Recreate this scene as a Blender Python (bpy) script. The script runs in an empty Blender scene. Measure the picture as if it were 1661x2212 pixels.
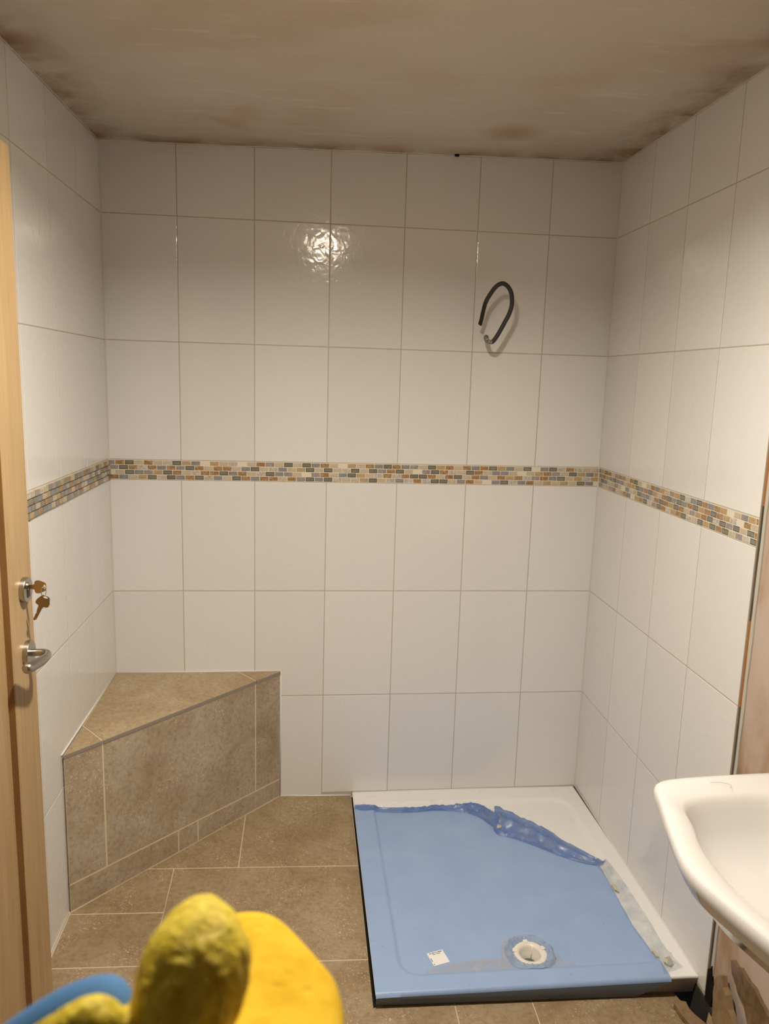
import bpy, bmesh, math, random
from mathutils import Vector, Matrix, noise
random.seed(7)
scene = bpy.context.scene

# ------------------------------------------------------------------ camera, world, light, exposure
CAM = Vector((0.6693, -2.6738, 1.5446))
AX = Vector((0.9944, -0.1019, 0.0289)); UP = Vector((-0.0108, 0.1735, 0.9848)); FW = Vector((0.1054, 0.9795, -0.1715))
cam_data = bpy.data.cameras.new('camera'); cam = bpy.data.objects.new('camera', cam_data)
scene.collection.objects.link(cam)
cam.matrix_world = Matrix(((AX.x, UP.x, -FW.x, CAM.x), (AX.y, UP.y, -FW.y, CAM.y), (AX.z, UP.z, -FW.z, CAM.z), (0, 0, 0, 1)))
cam_data.sensor_fit = 'HORIZONTAL'; cam_data.sensor_width = 36.0
cam_data.lens = 36.0 * 1634.95 / 1661.0
cam_data.clip_start = 0.02
cam_data.dof.use_dof = True; cam_data.dof.focus_distance = 2.3; cam_data.dof.aperture_fstop = 13
scene.camera = cam

world = bpy.data.worlds.new('world'); scene.world = world; world.use_nodes = True
world.node_tree.nodes['Background'].inputs[0].default_value = (0.80, 0.86, 1.0, 1)
world.node_tree.nodes['Background'].inputs[1].default_value = 0.15

LAMP = Vector((0.765, -1.44, 2.232))
ld = bpy.data.lights.new('ceiling_lamp_light', 'AREA'); ld.shape = 'DISK'; ld.size = 0.09
ld.energy = 34; ld.color = (1.0, 0.92, 0.80); ld.spread = math.radians(158)
lo = bpy.data.objects.new('ceiling_lamp_light', ld); scene.collection.objects.link(lo)
lo.location = LAMP - Vector((0, 0, 0.012))

scene.view_settings.view_transform = 'Standard'; scene.view_settings.look = 'None'
scene.view_settings.exposure = -0.08; scene.view_settings.gamma = 1.0
scene.view_settings.use_curve_mapping = False

# ------------------------------------------------------------------ room measures (metres)
W = 1.7466                      # back wall width
YR = -0.0148; YL = -0.0067      # side walls a touch out of square
ZA, ZB, ZC, ZD, ZE, ZF = 2.0565, 1.6516, 1.2506, 1.1809, 0.7815, 0.379
COLS_BACK = [0, .2423, .4943, .7463, .9983, 1.2503, 1.5023, W]
J = 0.0015                       # half joint
TT = 0.008                      # tile thickness
def floorz(x, y): return -0.02 - 0.0251 * x + 0.0147 * (y + 0.7)
def ceilz(x, y): return 2.276 + 0.017 * x + 0.018 * y
class Frame:
    def __init__(s, o, u, n): s.o = Vector(o); s.u = Vector(u); s.n = Vector(n)
    def p(s, u, v, d=0.0): return s.o + s.u * u + Vector((0, 0, v)) + s.n * d
FB = Frame((0, 0, 0), (1, 0, 0), (0, -1, 0))
FR = Frame((W, 0, 0), (math.sin(YR), -math.cos(YR), 0), (-math.cos(YR), -math.sin(YR), 0))
FL = Frame((0, 0, 0), (math.sin(YL), -math.cos(YL), 0), (math.cos(YL), math.sin(YL), 0))

# ------------------------------------------------------------------ materials
def mat(name, color, rough=0.5, spec=0.5, metal=0.0):
    m = bpy.data.materials.new(name); m.use_nodes = True
    b = m.node_tree.nodes['Principled BSDF']
    b.inputs['Base Color'].default_value = (*color, 1); b.inputs['Roughness'].default_value = rough
    b.inputs['Specular IOR Level'].default_value = spec; b.inputs['Metallic'].default_value = metal
    return m
def N(m, t, **kw):
    n = m.node_tree.nodes.new(t)
    for k, v in kw.items():
        if k in n.inputs: n.inputs[k].default_value = v
        else: setattr(n, k, v)
    return n
def L(m, a, b): m.node_tree.links.new(a, b)
def bsdf(m): return m.node_tree.nodes['Principled BSDF']
def coord(m, scale=(1, 1, 1), out='Object'):
    tc = N(m, 'ShaderNodeTexCoord'); mp = N(m, 'ShaderNodeMapping'); mp.inputs['Scale'].default_value = scale
    L(m, tc.outputs[out], mp.inputs['Vector']); return mp.outputs['Vector']
def tex(m, vec, scale, detail=2, rough=0.5, dist=0.0):
    n = N(m, 'ShaderNodeTexNoise'); n.inputs['Scale'].default_value = scale; n.inputs['Detail'].default_value = detail
    n.inputs['Roughness'].default_value = rough; n.inputs['Distortion'].default_value = dist
    L(m, vec, n.inputs['Vector']); return n.outputs['Fac']
def ramp(m, fac, stops):
    r = N(m, 'ShaderNodeValToRGB'); cr = r.color_ramp
    while len(cr.elements) < len(stops): cr.elements.new(0.5)
    for e, (p, c) in zip(cr.elements, stops): e.position = p; e.color = (*c, 1)
    L(m, fac, r.inputs['Fac']); return r.outputs['Color']
def mixc(m, fac, a, b, blend='MIX'):
    n = N(m, 'ShaderNodeMix'); n.data_type = 'RGBA'; n.blend_type = blend
    for s, v in ((0, fac), (6, a), (7, b)):
        if isinstance(v, (int, float)): n.inputs[s].default_value = v
        elif isinstance(v, tuple): n.inputs[s].default_value = (*v, 1)
        else: L(m, v, n.inputs[s])
    return n.outputs[2]
def bump(m, fac, strength, dist):
    b = N(m, 'ShaderNodeBump'); b.inputs['Strength'].default_value = strength; b.inputs['Distance'].default_value = dist
    L(m, fac, b.inputs['Height']); L(m, b.outputs['Normal'], bsdf(m).inputs['Normal'])

M = {}
def m_tile():
    m = mat('white_glazed_tile', (0.77, 0.75, 0.725), 0.11, 0.5); v = coord(m)
    oi = N(m, 'ShaderNodeObjectInfo')
    c = ramp(m, oi.outputs['Random'], [(0, (0.73, 0.718, 0.69)), (1, (0.77, 0.758, 0.73))])
    L(m, c, bsdf(m).inputs['Base Color'])
    bump(m, tex(m, v, 34, 1.5, 0.5, 0.8), 0.6, 0.0013); return m
M['tile'] = m_tile()
M['grout'] = mat('wall_grout', (0.50, 0.44, 0.35), 0.85, 0.2)
M['corner'] = mat('corner_grout_line', (0.64, 0.59, 0.51), 0.8, 0.2)
M['silicone'] = mat('white_silicone', (0.72, 0.70, 0.66), 0.4, 0.4)
def m_stone(name, base, dark, light, speck=(0.62, 0.50, 0.36)):
    m = mat(name, base, 0.55, 0.3); v = coord(m)
    n1 = tex(m, v, 5, 6, 0.62, 0.6); c1 = ramp(m, n1, [(0.30, dark), (0.5, base), (0.72, light)])
    n2 = tex(m, v, 75, 4, 0.7); c2 = mixc(m, 0.55, c1, ramp(m, n2, [(0.30, (0.55, 0.50, 0.43)), (0.5, (1, 1, 1)), (0.75, (1.3, 1.26, 1.18))]), 'MULTIPLY')
    n3 = tex(m, v, 160, 3, 0.75); n4 = tex(m, v, 9, 3, 0.6)
    mx = N(m, 'ShaderNodeMath', operation='MULTIPLY')
    L(m, ramp(m, n3, [(0.575, (0, 0, 0)), (0.65, (1, 1, 1))]), mx.inputs[0]); L(m, ramp(m, n4, [(0.42, (0, 0, 0)), (0.62, (1, 1, 1))]), mx.inputs[1])
    c3 = mixc(m, mx.outputs[0], c2, speck)
    L(m, c3, bsdf(m).inputs['Base Color']); bump(m, n2, 0.25, 0.001); return m
M['stone'] = m_stone('brown_stone_tile', (0.295, 0.213, 0.120), (0.235, 0.16, 0.082), (0.36, 0.275, 0.175))
M['stone_face'] = m_stone('grey_brown_stone_tile', (0.40, 0.318, 0.222), (0.315, 0.235, 0.15), (0.47, 0.40, 0.31), (0.70, 0.58, 0.43))
M['stone_top'] = m_stone('lamp_warmed_stone_tile', (0.40, 0.30, 0.18), (0.33, 0.225, 0.12), (0.46, 0.375, 0.255))  # same stone as the bench face, tinted warmer for the lamp light
M['stone_edge'] = mat('cut_stone_edge', (0.27, 0.235, 0.19), 0.7, 0.2)
M['bench_grout'] = mat('pale_bench_grout', (0.68, 0.57, 0.40), 0.9, 0.1)
M['floor_grout'] = mat('cream_floor_grout', (0.58, 0.47, 0.32), 0.9, 0.1)
def m_plaster():
    m = mat('pink_plaster', (0.5, 0.4, 0.33), 0.75, 0.2)
    v = coord(m, (1, 1.4, 1)); n = tex(m, v, 2.0, 3, 0.5, 0.3)
    c = ramp(m, n, [(0.30, (0.55, 0.465, 0.375)), (0.48, (0.60, 0.535, 0.455)), (0.68, (0.625, 0.565, 0.49))])
    v2 = coord(m, (1.0, 6.0, 1)); n2 = tex(m, v2, 5, 5, 0.6, 0.5)
    c2 = mixc(m, ramp(m, n2, [(0.57, (0, 0, 0)), (0.70, (0.6, 0.6, 0.6))]), c, (0.70, 0.635, 0.555))
    n3 = tex(m, coord(m), 2.6, 3, 0.5, 0.4)
    c3 = mixc(m, ramp(m, n3, [(0.63, (0, 0, 0)), (0.74, (0.6, 0.6, 0.6))]), c2, (0.44, 0.27, 0.14))
    # patchy darker brown towards the left, right and back walls
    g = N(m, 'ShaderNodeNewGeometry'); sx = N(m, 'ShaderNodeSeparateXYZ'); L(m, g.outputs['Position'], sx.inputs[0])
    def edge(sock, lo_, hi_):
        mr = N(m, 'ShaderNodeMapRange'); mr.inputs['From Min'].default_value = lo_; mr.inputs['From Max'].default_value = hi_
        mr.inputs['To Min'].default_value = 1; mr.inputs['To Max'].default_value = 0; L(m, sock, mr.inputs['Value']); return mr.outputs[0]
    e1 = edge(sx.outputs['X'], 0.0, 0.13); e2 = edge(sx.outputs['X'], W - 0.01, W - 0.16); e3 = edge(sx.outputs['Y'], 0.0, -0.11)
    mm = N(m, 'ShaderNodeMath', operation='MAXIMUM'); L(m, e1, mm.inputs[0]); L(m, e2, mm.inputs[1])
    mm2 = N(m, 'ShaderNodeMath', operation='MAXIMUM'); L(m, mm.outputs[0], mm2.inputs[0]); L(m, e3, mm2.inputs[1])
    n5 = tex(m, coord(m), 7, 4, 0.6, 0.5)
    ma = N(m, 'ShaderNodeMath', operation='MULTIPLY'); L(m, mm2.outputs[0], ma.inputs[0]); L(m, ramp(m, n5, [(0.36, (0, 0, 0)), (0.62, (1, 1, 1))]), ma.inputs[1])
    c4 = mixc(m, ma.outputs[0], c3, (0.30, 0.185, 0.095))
    dist = N(m, 'ShaderNodeVectorMath', operation='DISTANCE'); L(m, g.outputs['Position'], dist.inputs[0]); dist.inputs[1].default_value = STAIN
    mr = N(m, 'ShaderNodeMapRange'); mr.inputs['From Min'].default_value = 0.02; mr.inputs['From Max'].default_value = 0.11; mr.inputs['To Min'].default_value = 0.75; mr.inputs['To Max'].default_value = 0; L(m, dist.outputs['Value'], mr.inputs['Value'])
    c5 = mixc(m, mr.outputs[0], c4, (0.44, 0.29, 0.165))
    L(m, c5, bsdf(m).inputs['Base Color'])
    bump(m, n2, 0.35, 0.004); return m
STAIN = (1.285, -0.27, 2.293)
M['plaster'] = m_plaster()
def m_wallplaster():
    m = mat('brown_wall_plaster', (0.45, 0.31, 0.2), 0.8, 0.2)
    v = coord(m, (1, 2.6, 0.9)); n = tex(m, v, 2.6, 4, 0.55, 0.5)
    c = ramp(m, n, [(0.30, (0.30, 0.175, 0.09)), (0.42, (0.41, 0.28, 0.185)), (0.53, (0.50, 0.40, 0.33)), (0.75, (0.55, 0.46, 0.395))])
    L(m, c, bsdf(m).inputs['Base Color']); bump(m, n, 0.3, 0.003); return m
M['wallplaster'] = m_wallplaster()
M['bounce_dark'] = mat('low_bounce_wall', (0.10, 0.085, 0.07), 0.8, 0.2)
M['plain_plaster'] = mat('dry_plaster', (0.62, 0.54, 0.47), 0.85, 0.2)
def m_wood(name, a, b, c, sc=(14, 14, 0.8)):
    m = mat(name, b, 0.42, 0.35); v = coord(m, sc); n = tex(m, v, 2.2, 5, 0.6, 1.5)
    col = ramp(m, n, [(0.25, a), (0.5, b), (0.75, c)])
    v2 = coord(m, (90, 90, 2.5)); n2 = tex(m, v2, 2, 3, 0.6)
    L(m, mixc(m, 0.35, col, ramp(m, n2, [(0.3, (0.75, 0.7, 0.62)), (0.7, (1.1, 1.1, 1.1))]), 'MULTIPLY'), bsdf(m).inputs['Base Color'])
    bump(m, n2, 0.12, 0.001); return m
M['wood'] = m_wood('varnished_pine', (0.345, 0.225, 0.105), (0.395, 0.27, 0.135), (0.44, 0.31, 0.165))
M['wood_shade'] = m_wood('shaded_pine', (0.22, 0.11, 0.035), (0.28, 0.15, 0.055), (0.33, 0.18, 0.07))
M['oldwood'] = m_wood('old_broken_wood', (0.16, 0.10, 0.05), (0.25, 0.165, 0.085), (0.34, 0.24, 0.14), (6, 6, 6))
M['oldwood2'] = m_wood('rotten_brown_wood', (0.09, 0.055, 0.025), (0.17, 0.105, 0.05), (0.25, 0.165, 0.09), (8, 8, 8))
def m_steel():
    m = mat('brushed_nickel', (0.47, 0.44, 0.39), 0.28, 0.5, 1.0); v = coord(m, (1, 1, 1)); bump(m, tex(m, v, 300, 2), 0.06, 0.0004); return m
M['steel'] = m_steel()
M['chrome'] = mat('polished_metal', (0.72, 0.68, 0.60), 0.12, 0.5, 1.0)
M['brass'] = mat('nickel_brass_key', (0.50, 0.36, 0.18), 0.32, 0.5, 1.0)
M['black'] = mat('black_void_and_shade', (0.012, 0.010, 0.008), 0.9, 0.1)
M['pit'] = mat('shade_dark_pit', (0.05, 0.042, 0.035), 0.95, 0.1)  # dark tone stands for the shade down in the hole
M['cable'] = mat('grey_black_cable_sheath', (0.035, 0.034, 0.033), 0.5, 0.4)
M['core_black'] = mat('black_core', (0.012, 0.011, 0.01), 0.3, 0.5)
M['core_brown'] = mat('brown_core', (0.16, 0.05, 0.03), 0.35, 0.5)
M['copper'] = mat('bare_copper', (0.72, 0.42, 0.28), 0.35, 0.5, 0.7)
def m_dust():
    m = mat('dusty_cable_end', (0.2, 0.19, 0.17), 0.8, 0.2); v = coord(m); n = tex(m, v, 260, 3, 0.7)
    L(m, ramp(m, n, [(0.40, (0.05, 0.048, 0.045)), (0.58, (0.42, 0.40, 0.36))]), bsdf(m).inputs['Base Color']); return m
M['dust'] = m_dust()
def m_acrylic():
    m = mat('white_acrylic', (0.80, 0.785, 0.76), 0.22, 0.5); v = coord(m)
    n = tex(m, v, 40, 4, 0.7); n2 = tex(m, v, 6, 3, 0.6)
    mx = N(m, 'ShaderNodeMath', operation='MULTIPLY')
    L(m, ramp(m, n, [(0.55, (0, 0, 0)), (0.75, (1, 1, 1))]), mx.inputs[0]); L(m, ramp(m, n2, [(0.5, (0, 0, 0)), (0.7, (1, 1, 1))]), mx.inputs[1])
    L(m, mixc(m, mx.outputs[0], (0.80, 0.785, 0.76), (0.58, 0.55, 0.50)), bsdf(m).inputs['Base Color']); return m
M['acrylic'] = m_acrylic()
M['ceramic'] = mat('white_vitreous_china', (0.66, 0.645, 0.62), 0.06, 0.6)
M['tray_side'] = mat('shaded_dirty_tray_side', (0.33, 0.30, 0.26), 0.7, 0.2)  # brownish dirt tone, darkened further for shade on the tray sides
def m_film():
    m = mat('blue_protective_film', (0.29, 0.40, 0.63), 0.38, 0.4); v = coord(m)
    n = tex(m, v, 9, 4, 0.6, 0.4)
    c = ramp(m, n, [(0.3, (0.27, 0.385, 0.61)), (0.7, (0.305, 0.42, 0.65))])
    vo = N(m, 'ShaderNodeTexVoronoi'); vo.inputs['Scale'].default_value = 60; L(m, v, vo.inputs['Vector'])
    n3 = tex(m, v, 14, 2, 0.5)
    mul = N(m, 'ShaderNodeMath', operation='MULTIPLY')
    L(m, ramp(m, vo.outputs['Distance'], [(0.05, (1, 1, 1)), (0.11, (0, 0, 0))]), mul.inputs[0]); L(m, ramp(m, n3, [(0.56, (0, 0, 0)), (0.64, (1, 1, 1))]), mul.inputs[1])
    L(m, mixc(m, mul.outputs[0], c, (0.15, 0.16, 0.17)), bsdf(m).inputs['Base Color'])
    bump(m, tex(m, v, 130, 2, 0.5), 0.06, 0.001); return m
M['film'] = m_film()
def m_clear(name, tint, alpha, rough=0.12, scale=90):
    m = mat(name, tint, rough, 0.6); b = bsdf(m); b.inputs['Alpha'].default_value = alpha
    v = coord(m); n = tex(m, v, scale, 4, 0.65, 0.6); bump(m, n, 0.7, 0.004)
    L(m, ramp(m, tex(m, v, 22, 4, 0.6), [(0.3, (alpha - 0.18,) * 3), (0.7, (min(1, alpha + 0.15),) * 3)]), b.inputs['Alpha']); return m
M['film_crumple'] = m_clear('crumpled_blue_film', (0.12, 0.22, 0.50), 0.74, 0.08, 55)
M['film_thin'] = m_clear('loose_clear_film', (0.34, 0.43, 0.52), 0.26, 0.12, 30)
M['film_skirt_shade'] = mat('shaded_blue_film', (0.105, 0.13, 0.17), 0.4, 0.4)  # darker copy of the film colour, shade painted on the tray front
M['film_ring'] = m_clear('torn_film_edge', (0.36, 0.48, 0.68), 0.6, 0.15, 150)
M['putty'] = mat('dried_adhesive', (0.52, 0.47, 0.34), 0.8, 0.2)
M['plastic'] = mat('white_waste_plastic', (0.74, 0.70, 0.62), 0.3, 0.5)
M['water'] = mat('murky_trap_water', (0.10, 0.15, 0.13), 0.05, 0.5)
M['paper'] = mat('white_sticker_paper', (0.78, 0.76, 0.74), 0.6, 0.2)
M['ink'] = mat('black_ink', (0.03, 0.03, 0.03), 0.7, 0.1)
def m_sponge():
    m = mat('yellow_foam', (0.90, 0.60, 0.03), 0.9, 0.1); v = coord(m); b = bsdf(m)
    b.inputs['Subsurface Weight'].default_value = 0.25; b.inputs['Subsurface Radius'].default_value = (0.012, 0.008, 0.002); b.inputs['Subsurface Scale'].default_value = 0.6
    n = tex(m, v, 90, 4, 0.6); L(m, ramp(m, n, [(0.30, (0.66, 0.39, 0.02)), (0.5, (0.76, 0.485, 0.032)), (0.8, (0.80, 0.53, 0.05))]), b.inputs['Base Color'])
    vo = N(m, 'ShaderNodeTexVoronoi'); vo.inputs['Scale'].default_value = 110; L(m, v, vo.inputs['Vector'])
    bump(m, ramp(m, vo.outputs['Distance'], [(0.0, (0, 0, 0)), (0.35, (1, 1, 1))]), 0.35, 0.002); return m
M['sponge'] = m_sponge()
def m_latex():
    m = mat('crinkled_yellow_latex', (0.72, 0.52, 0.04), 0.55, 0.3); v = coord(m); b = bsdf(m)
    n = tex(m, v, 130, 4, 0.6, 1.6)
    L(m, ramp(m, n, [(0.33, (0.60, 0.43, 0.015)), (0.5, (0.78, 0.60, 0.045)), (0.7, (0.88, 0.72, 0.10))]), b.inputs['Base Color'])
    bump(m, n, 0.6, 0.003); return m
M['latex'] = m_latex()
def m_knit():
    m = mat('blue_glove_knit', (0.085, 0.22, 0.45), 0.75, 0.2); v = coord(m)
    w = N(m, 'ShaderNodeTexWave'); w.inputs['Scale'].default_value = 320; L(m, v, w.inputs['Vector']); bump(m, w.outputs['Fac'], 0.3, 0.001); return m
M['knit'] = m_knit()
# mosaic kinds
def m_speck(name, c1, c2, c3, sc, rough, spec=0.5):
    m = mat(name, c2, rough, spec); v = coord(m); oi = N(m, 'ShaderNodeObjectInfo')
    ad = N(m, 'ShaderNodeVectorMath', operation='ADD'); cb = N(m, 'ShaderNodeCombineXYZ')
    mu = N(m, 'ShaderNodeMath', operation='MULTIPLY'); mu.inputs[1].default_value = 37.0; L(m, oi.outputs['Random'], mu.inputs[0])
    L(m, mu.outputs[0], cb.inputs[0]); L(m, mu.outputs[0], cb.inputs[2]); L(m, v, ad.inputs[0]); L(m, cb.outputs[0], ad.inputs[1])
    n = tex(m, ad.outputs[0], sc, 4, 0.65, 1.2)
    L(m, ramp(m, n, [(0.30, c1), (0.5, c2), (0.68, c3)]), bsdf(m).inputs['Base Color']); return m
MOS = {
 'g': m_speck('olive_glass_piece', (0.18, 0.168, 0.125), (0.215, 0.203, 0.155), (0.255, 0.243, 0.19), 60, 0.06, 0.7),
 'b': m_speck('beige_stone_piece', (0.47, 0.385, 0.27), (0.53, 0.44, 0.315), (0.58, 0.49, 0.365), 60, 0.5),
 'r': m_speck('rust_brown_piece', (0.20, 0.105, 0.035), (0.34, 0.20, 0.085), (0.55, 0.38, 0.22), 130, 0.3),
 't': m_speck('tan_piece', (0.38, 0.26, 0.13), (0.45, 0.32, 0.165), (0.52, 0.39, 0.22), 90, 0.45),
 's': m_speck('slate_blue_piece', (0.20, 0.195, 0.20), (0.255, 0.25, 0.25), (0.31, 0.305, 0.30), 70, 0.35),
 'p': m_speck('pearl_shell_piece', (0.34, 0.28, 0.24), (0.52, 0.47, 0.40), (0.72, 0.68, 0.60), 110, 0.12, 0.8),
 'm': m_speck('mauve_shell_piece', (0.25, 0.21, 0.20), (0.32, 0.28, 0.265), (0.42, 0.375, 0.35), 80, 0.2, 0.7)}
M['glass_rim'] = mat('dark_glass_rim', (0.085, 0.08, 0.055), 0.08, 0.7)
M['lamp_glow'] = mat('lit_diffuser', (1, 0.9, 0.75), 0.5)
bsdf(M['lamp_glow']).inputs['Emission Color'].default_value = (1, 0.86, 0.69, 1); bsdf(M['lamp_glow']).inputs['Emission Strength'].default_value = 110
M['white_metal'] = mat('white_enamel', (0.8, 0.8, 0.78), 0.35)
M['bead'] = mat('dusty_plaster_bead', (0.50, 0.47, 0.40), 0.75, 0.2)
M['adhesive'] = m_wood('dark_adhesive_edge', (0.03, 0.024, 0.018), (0.085, 0.065, 0.045), (0.20, 0.165, 0.125), (40, 40, 2.5))
M['boardedge'] = mat('orange_primed_board_edge', (0.34, 0.145, 0.045), 0.7, 0.2)

# ------------------------------------------------------------------ mesh helpers
def link(o): scene.collection.objects.link(o); return o
def obj(name, me, m=None, parent=None, smooth=False):
    o = bpy.data.objects.new(name, me); link(o)
    if m is not None and not me.materials:
        for x in (m if isinstance(m, (list, tuple)) else [m]): me.materials.append(x)
    if parent is not None: o.parent = parent
    if smooth:
        for p in me.polygons: p.use_smooth = True
    return o
def meshpy(name, v, f, idx=None):
    me = bpy.data.meshes.new(name); me.from_pydata([tuple(x) for x in v], [], f); me.update()
    if idx:
        for p, i in zip(me.polygons, idx): p.material_index = i
    return me
def tag(o, label=None, cat=None, group=None, kind=None):
    if label: o['label'] = label
    if cat: o['category'] = cat
    if group: o['group'] = group
    if kind: o['kind'] = kind
    return o
def empty(name, loc=(0, 0, 0)):
    o = bpy.data.objects.new(name, None); o.empty_display_size = 0.05; link(o); o.location = loc; return o
def inset_poly(poly, b):
    n = len(poly); out = []
    area = sum(poly[i][0] * poly[(i + 1) % n][1] - poly[(i + 1) % n][0] * poly[i][1] for i in range(n))
    sg = 1 if area > 0 else -1
    for i in range(n):
        p0 = Vector(poly[i - 1]); p1 = Vector(poly[i]); p2 = Vector(poly[(i + 1) % n])
        d1 = (p1 - p0).normalized(); d2 = (p2 - p1).normalized()
        n1 = Vector((-d1.y, d1.x)) * sg; n2 = Vector((-d2.y, d2.x)) * sg
        k = 1 + n1.dot(n2); k = max(k, 0.25)
        out.append(p1 + (n1 + n2) * (b / k))
    return out
def slab(name, poly, place, T, bev, m, parent=None, idx=None, bz=0.8):
    """polygon slab: place(u, v, d) -> world point, d = T at the back (0 = front)"""
    n = len(poly); ins = inset_poly(poly, bev)
    v = [place(p[0], p[1], -T) for p in poly] + [place(p[0], p[1], -bev * bz) for p in poly] + [place(p[0], p[1], 0) for p in ins]
    f = [tuple(range(2 * n, 3 * n)), tuple(reversed(range(n)))]; mi = [0, 0]
    for i in range(n):
        j = (i + 1) % n
        f.append((i, j, n + j, n + i)); f.append((n + i, n + j, 2 * n + j, 2 * n + i)); mi += [1, 1] if idx else [0, 0]
    me = meshpy(name, v, f, mi if idx else None)
    bm = bmesh.new(); bm.from_mesh(me); bmesh.ops.recalc_face_normals(bm, faces=bm.faces); bm.to_mesh(me); bm.free()
    return obj(name, me, m, parent)
def box_bm(bm, x0, x1, y0, y1, z0, z1):
    vs = [bm.verts.new(p) for p in ((x0, y0, z0), (x1, y0, z0), (x1, y1, z0), (x0, y1, z0), (x0, y0, z1), (x1, y0, z1), (x1, y1, z1), (x0, y1, z1))]
    for q in ((0, 3, 2, 1), (4, 5, 6, 7), (0, 1, 5, 4), (1, 2, 6, 5), (2, 3, 7, 6), (3, 0, 4, 7)): bm.faces.new([vs[i] for i in q])
def box(name, x0, x1, y0, y1, z0, z1, m, parent=None, bev=0.0, seg=2):
    bm = bmesh.new(); box_bm(bm, x0, x1, y0, y1, z0, z1)
    if bev: bmesh.ops.bevel(bm, geom=bm.edges[:], offset=bev, segments=seg, affect='EDGES', profile=0.5)
    me = bpy.data.meshes.new(name); bm.to_mesh(me); bm.free(); return obj(name, me, m, parent)
def spline(pts, n=8):
    P = [Vector(p) for p in pts]; out = []
    for i in range(len(P) - 1):
        p0 = P[max(i - 1, 0)]; p1 = P[i]; p2 = P[i + 1]; p3 = P[min(i + 2, len(P) - 1)]
        for k in range(n):
            t = k / n
            out.append(0.5 * ((2 * p1) + (p2 - p0) * t + (2 * p0 - 5 * p1 + 4 * p2 - p3) * t * t + (3 * p1 - p0 - 3 * p2 + p3) * t ** 3))
    out.append(P[-1]); return out
def tube(name, pts, r, m, parent=None, seg=10, sub=6, squash=1.0, cap=True):
    path = spline(pts, sub) if sub > 1 else [Vector(p) for p in pts]
    n = len(path); v = []; f = []
    up = None
    for i, p in enumerate(path):
        t = (path[min(i + 1, n - 1)] - path[max(i - 1, 0)]).normalized()
        if up is None:
            up = t.orthogonal().normalized()
        up = (up - t * up.dot(t)).normalized(); si = t.cross(up)
        rr = r(i / (n - 1)) if callable(r) else r
        for k in range(seg):
            a = 2 * math.pi * k / seg; v.append(p + up * math.cos(a) * rr + si * math.sin(a) * rr * squash)
    for i in range(n - 1):
        for k in range(seg):
            k2 = (k + 1) % seg; f.append((i * seg + k, i * seg + k2, (i + 1) * seg + k2, (i + 1) * seg + k))
    if cap: f.append(tuple(reversed(range(seg)))); f.append(tuple(range((n - 1) * seg, n * seg)))
    return obj(name, meshpy(name, v, f), m, parent, True)
def lathe(name, prof, m, parent=None, seg=40, mtx=None, cap0=True):
    """prof: list of (r, z)"""
    v = []; f = []; n = len(prof)
    for r, z in prof:
        for k in range(seg):
            a = 2 * math.pi * k / seg; p = Vector((r * math.cos(a), r * math.sin(a), z)); v.append(mtx @ p if mtx else p)
    for i in range(n - 1):
        for k in range(seg):
            k2 = (k + 1) % seg; f.append((i * seg + k, i * seg + k2, (i + 1) * seg + k2, (i + 1) * seg + k))
    f.append(tuple(range((n - 1) * seg, n * seg)))
    if cap0: f.append(tuple(reversed(range(seg))))
    me = meshpy(name, v, f); bm = bmesh.new(); bm.from_mesh(me); bmesh.ops.recalc_face_normals(bm, faces=bm.faces); bm.to_mesh(me); bm.free()
    return obj(name, me, m, parent, True)
def autosmooth(o, ang=40):
    me = o.data; bm = bmesh.new(); bm.from_mesh(me)
    for e in bm.edges:
        e.smooth = not (len(e.link_faces) == 2 and e.calc_face_angle(0) > math.radians(ang))
    for fc in bm.faces: fc.smooth = True
    bm.to_mesh(me); bm.free(); return o

# ------------------------------------------------------------------ walls
def wall_shell(name, fr, u0, u1, d_front, d_back, m, z0=-0.35, ztop=None, holes=None):
    pts = [fr.p(u0, 0), fr.p(u1, 0)]
    bm = bmesh.new(); vs = []
    for d in (d_front, d_back):
        for u, hi in ((u0, 0), (u1, 0), (u1, 1), (u0, 1)):
            p = fr.p(u, 0, d); z = (ceilz(p.x, p.y) + 0.05) if hi else z0
            vs.append(bm.verts.new((p.x, p.y, z)))
    for q in ((0, 1, 2, 3), (7, 6, 5, 4), (0, 4, 5, 1), (1, 5, 6, 2), (2, 6, 7, 3), (3, 7, 4, 0)): bm.faces.new([vs[i] for i in q])
    bmesh.ops.recalc_face_normals(bm, faces=bm.faces)
    me = bpy.data.meshes.new(name); bm.to_mesh(me); bm.free()
    return tag(obj(name, me, m), kind='structure')
wall_back = wall_shell('wall_back', FB, -0.15, W + 0.15, -TT, -0.16, M['plain_plaster'])
wall_left = wall_shell('wall_left', FL, -0.001, 1.90, -TT, -0.14, M['plain_plaster'])
wall_right = wall_shell('wall_right', FR, -0.001, 3.15, -0.022, -0.16, M['plain_plaster'])
tag(wall_back, 'white tiled back wall with mosaic border'); tag(wall_left, 'white tiled left wall behind the door'); tag(wall_right, 'white tiled right wall running to bare plaster')

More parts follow.
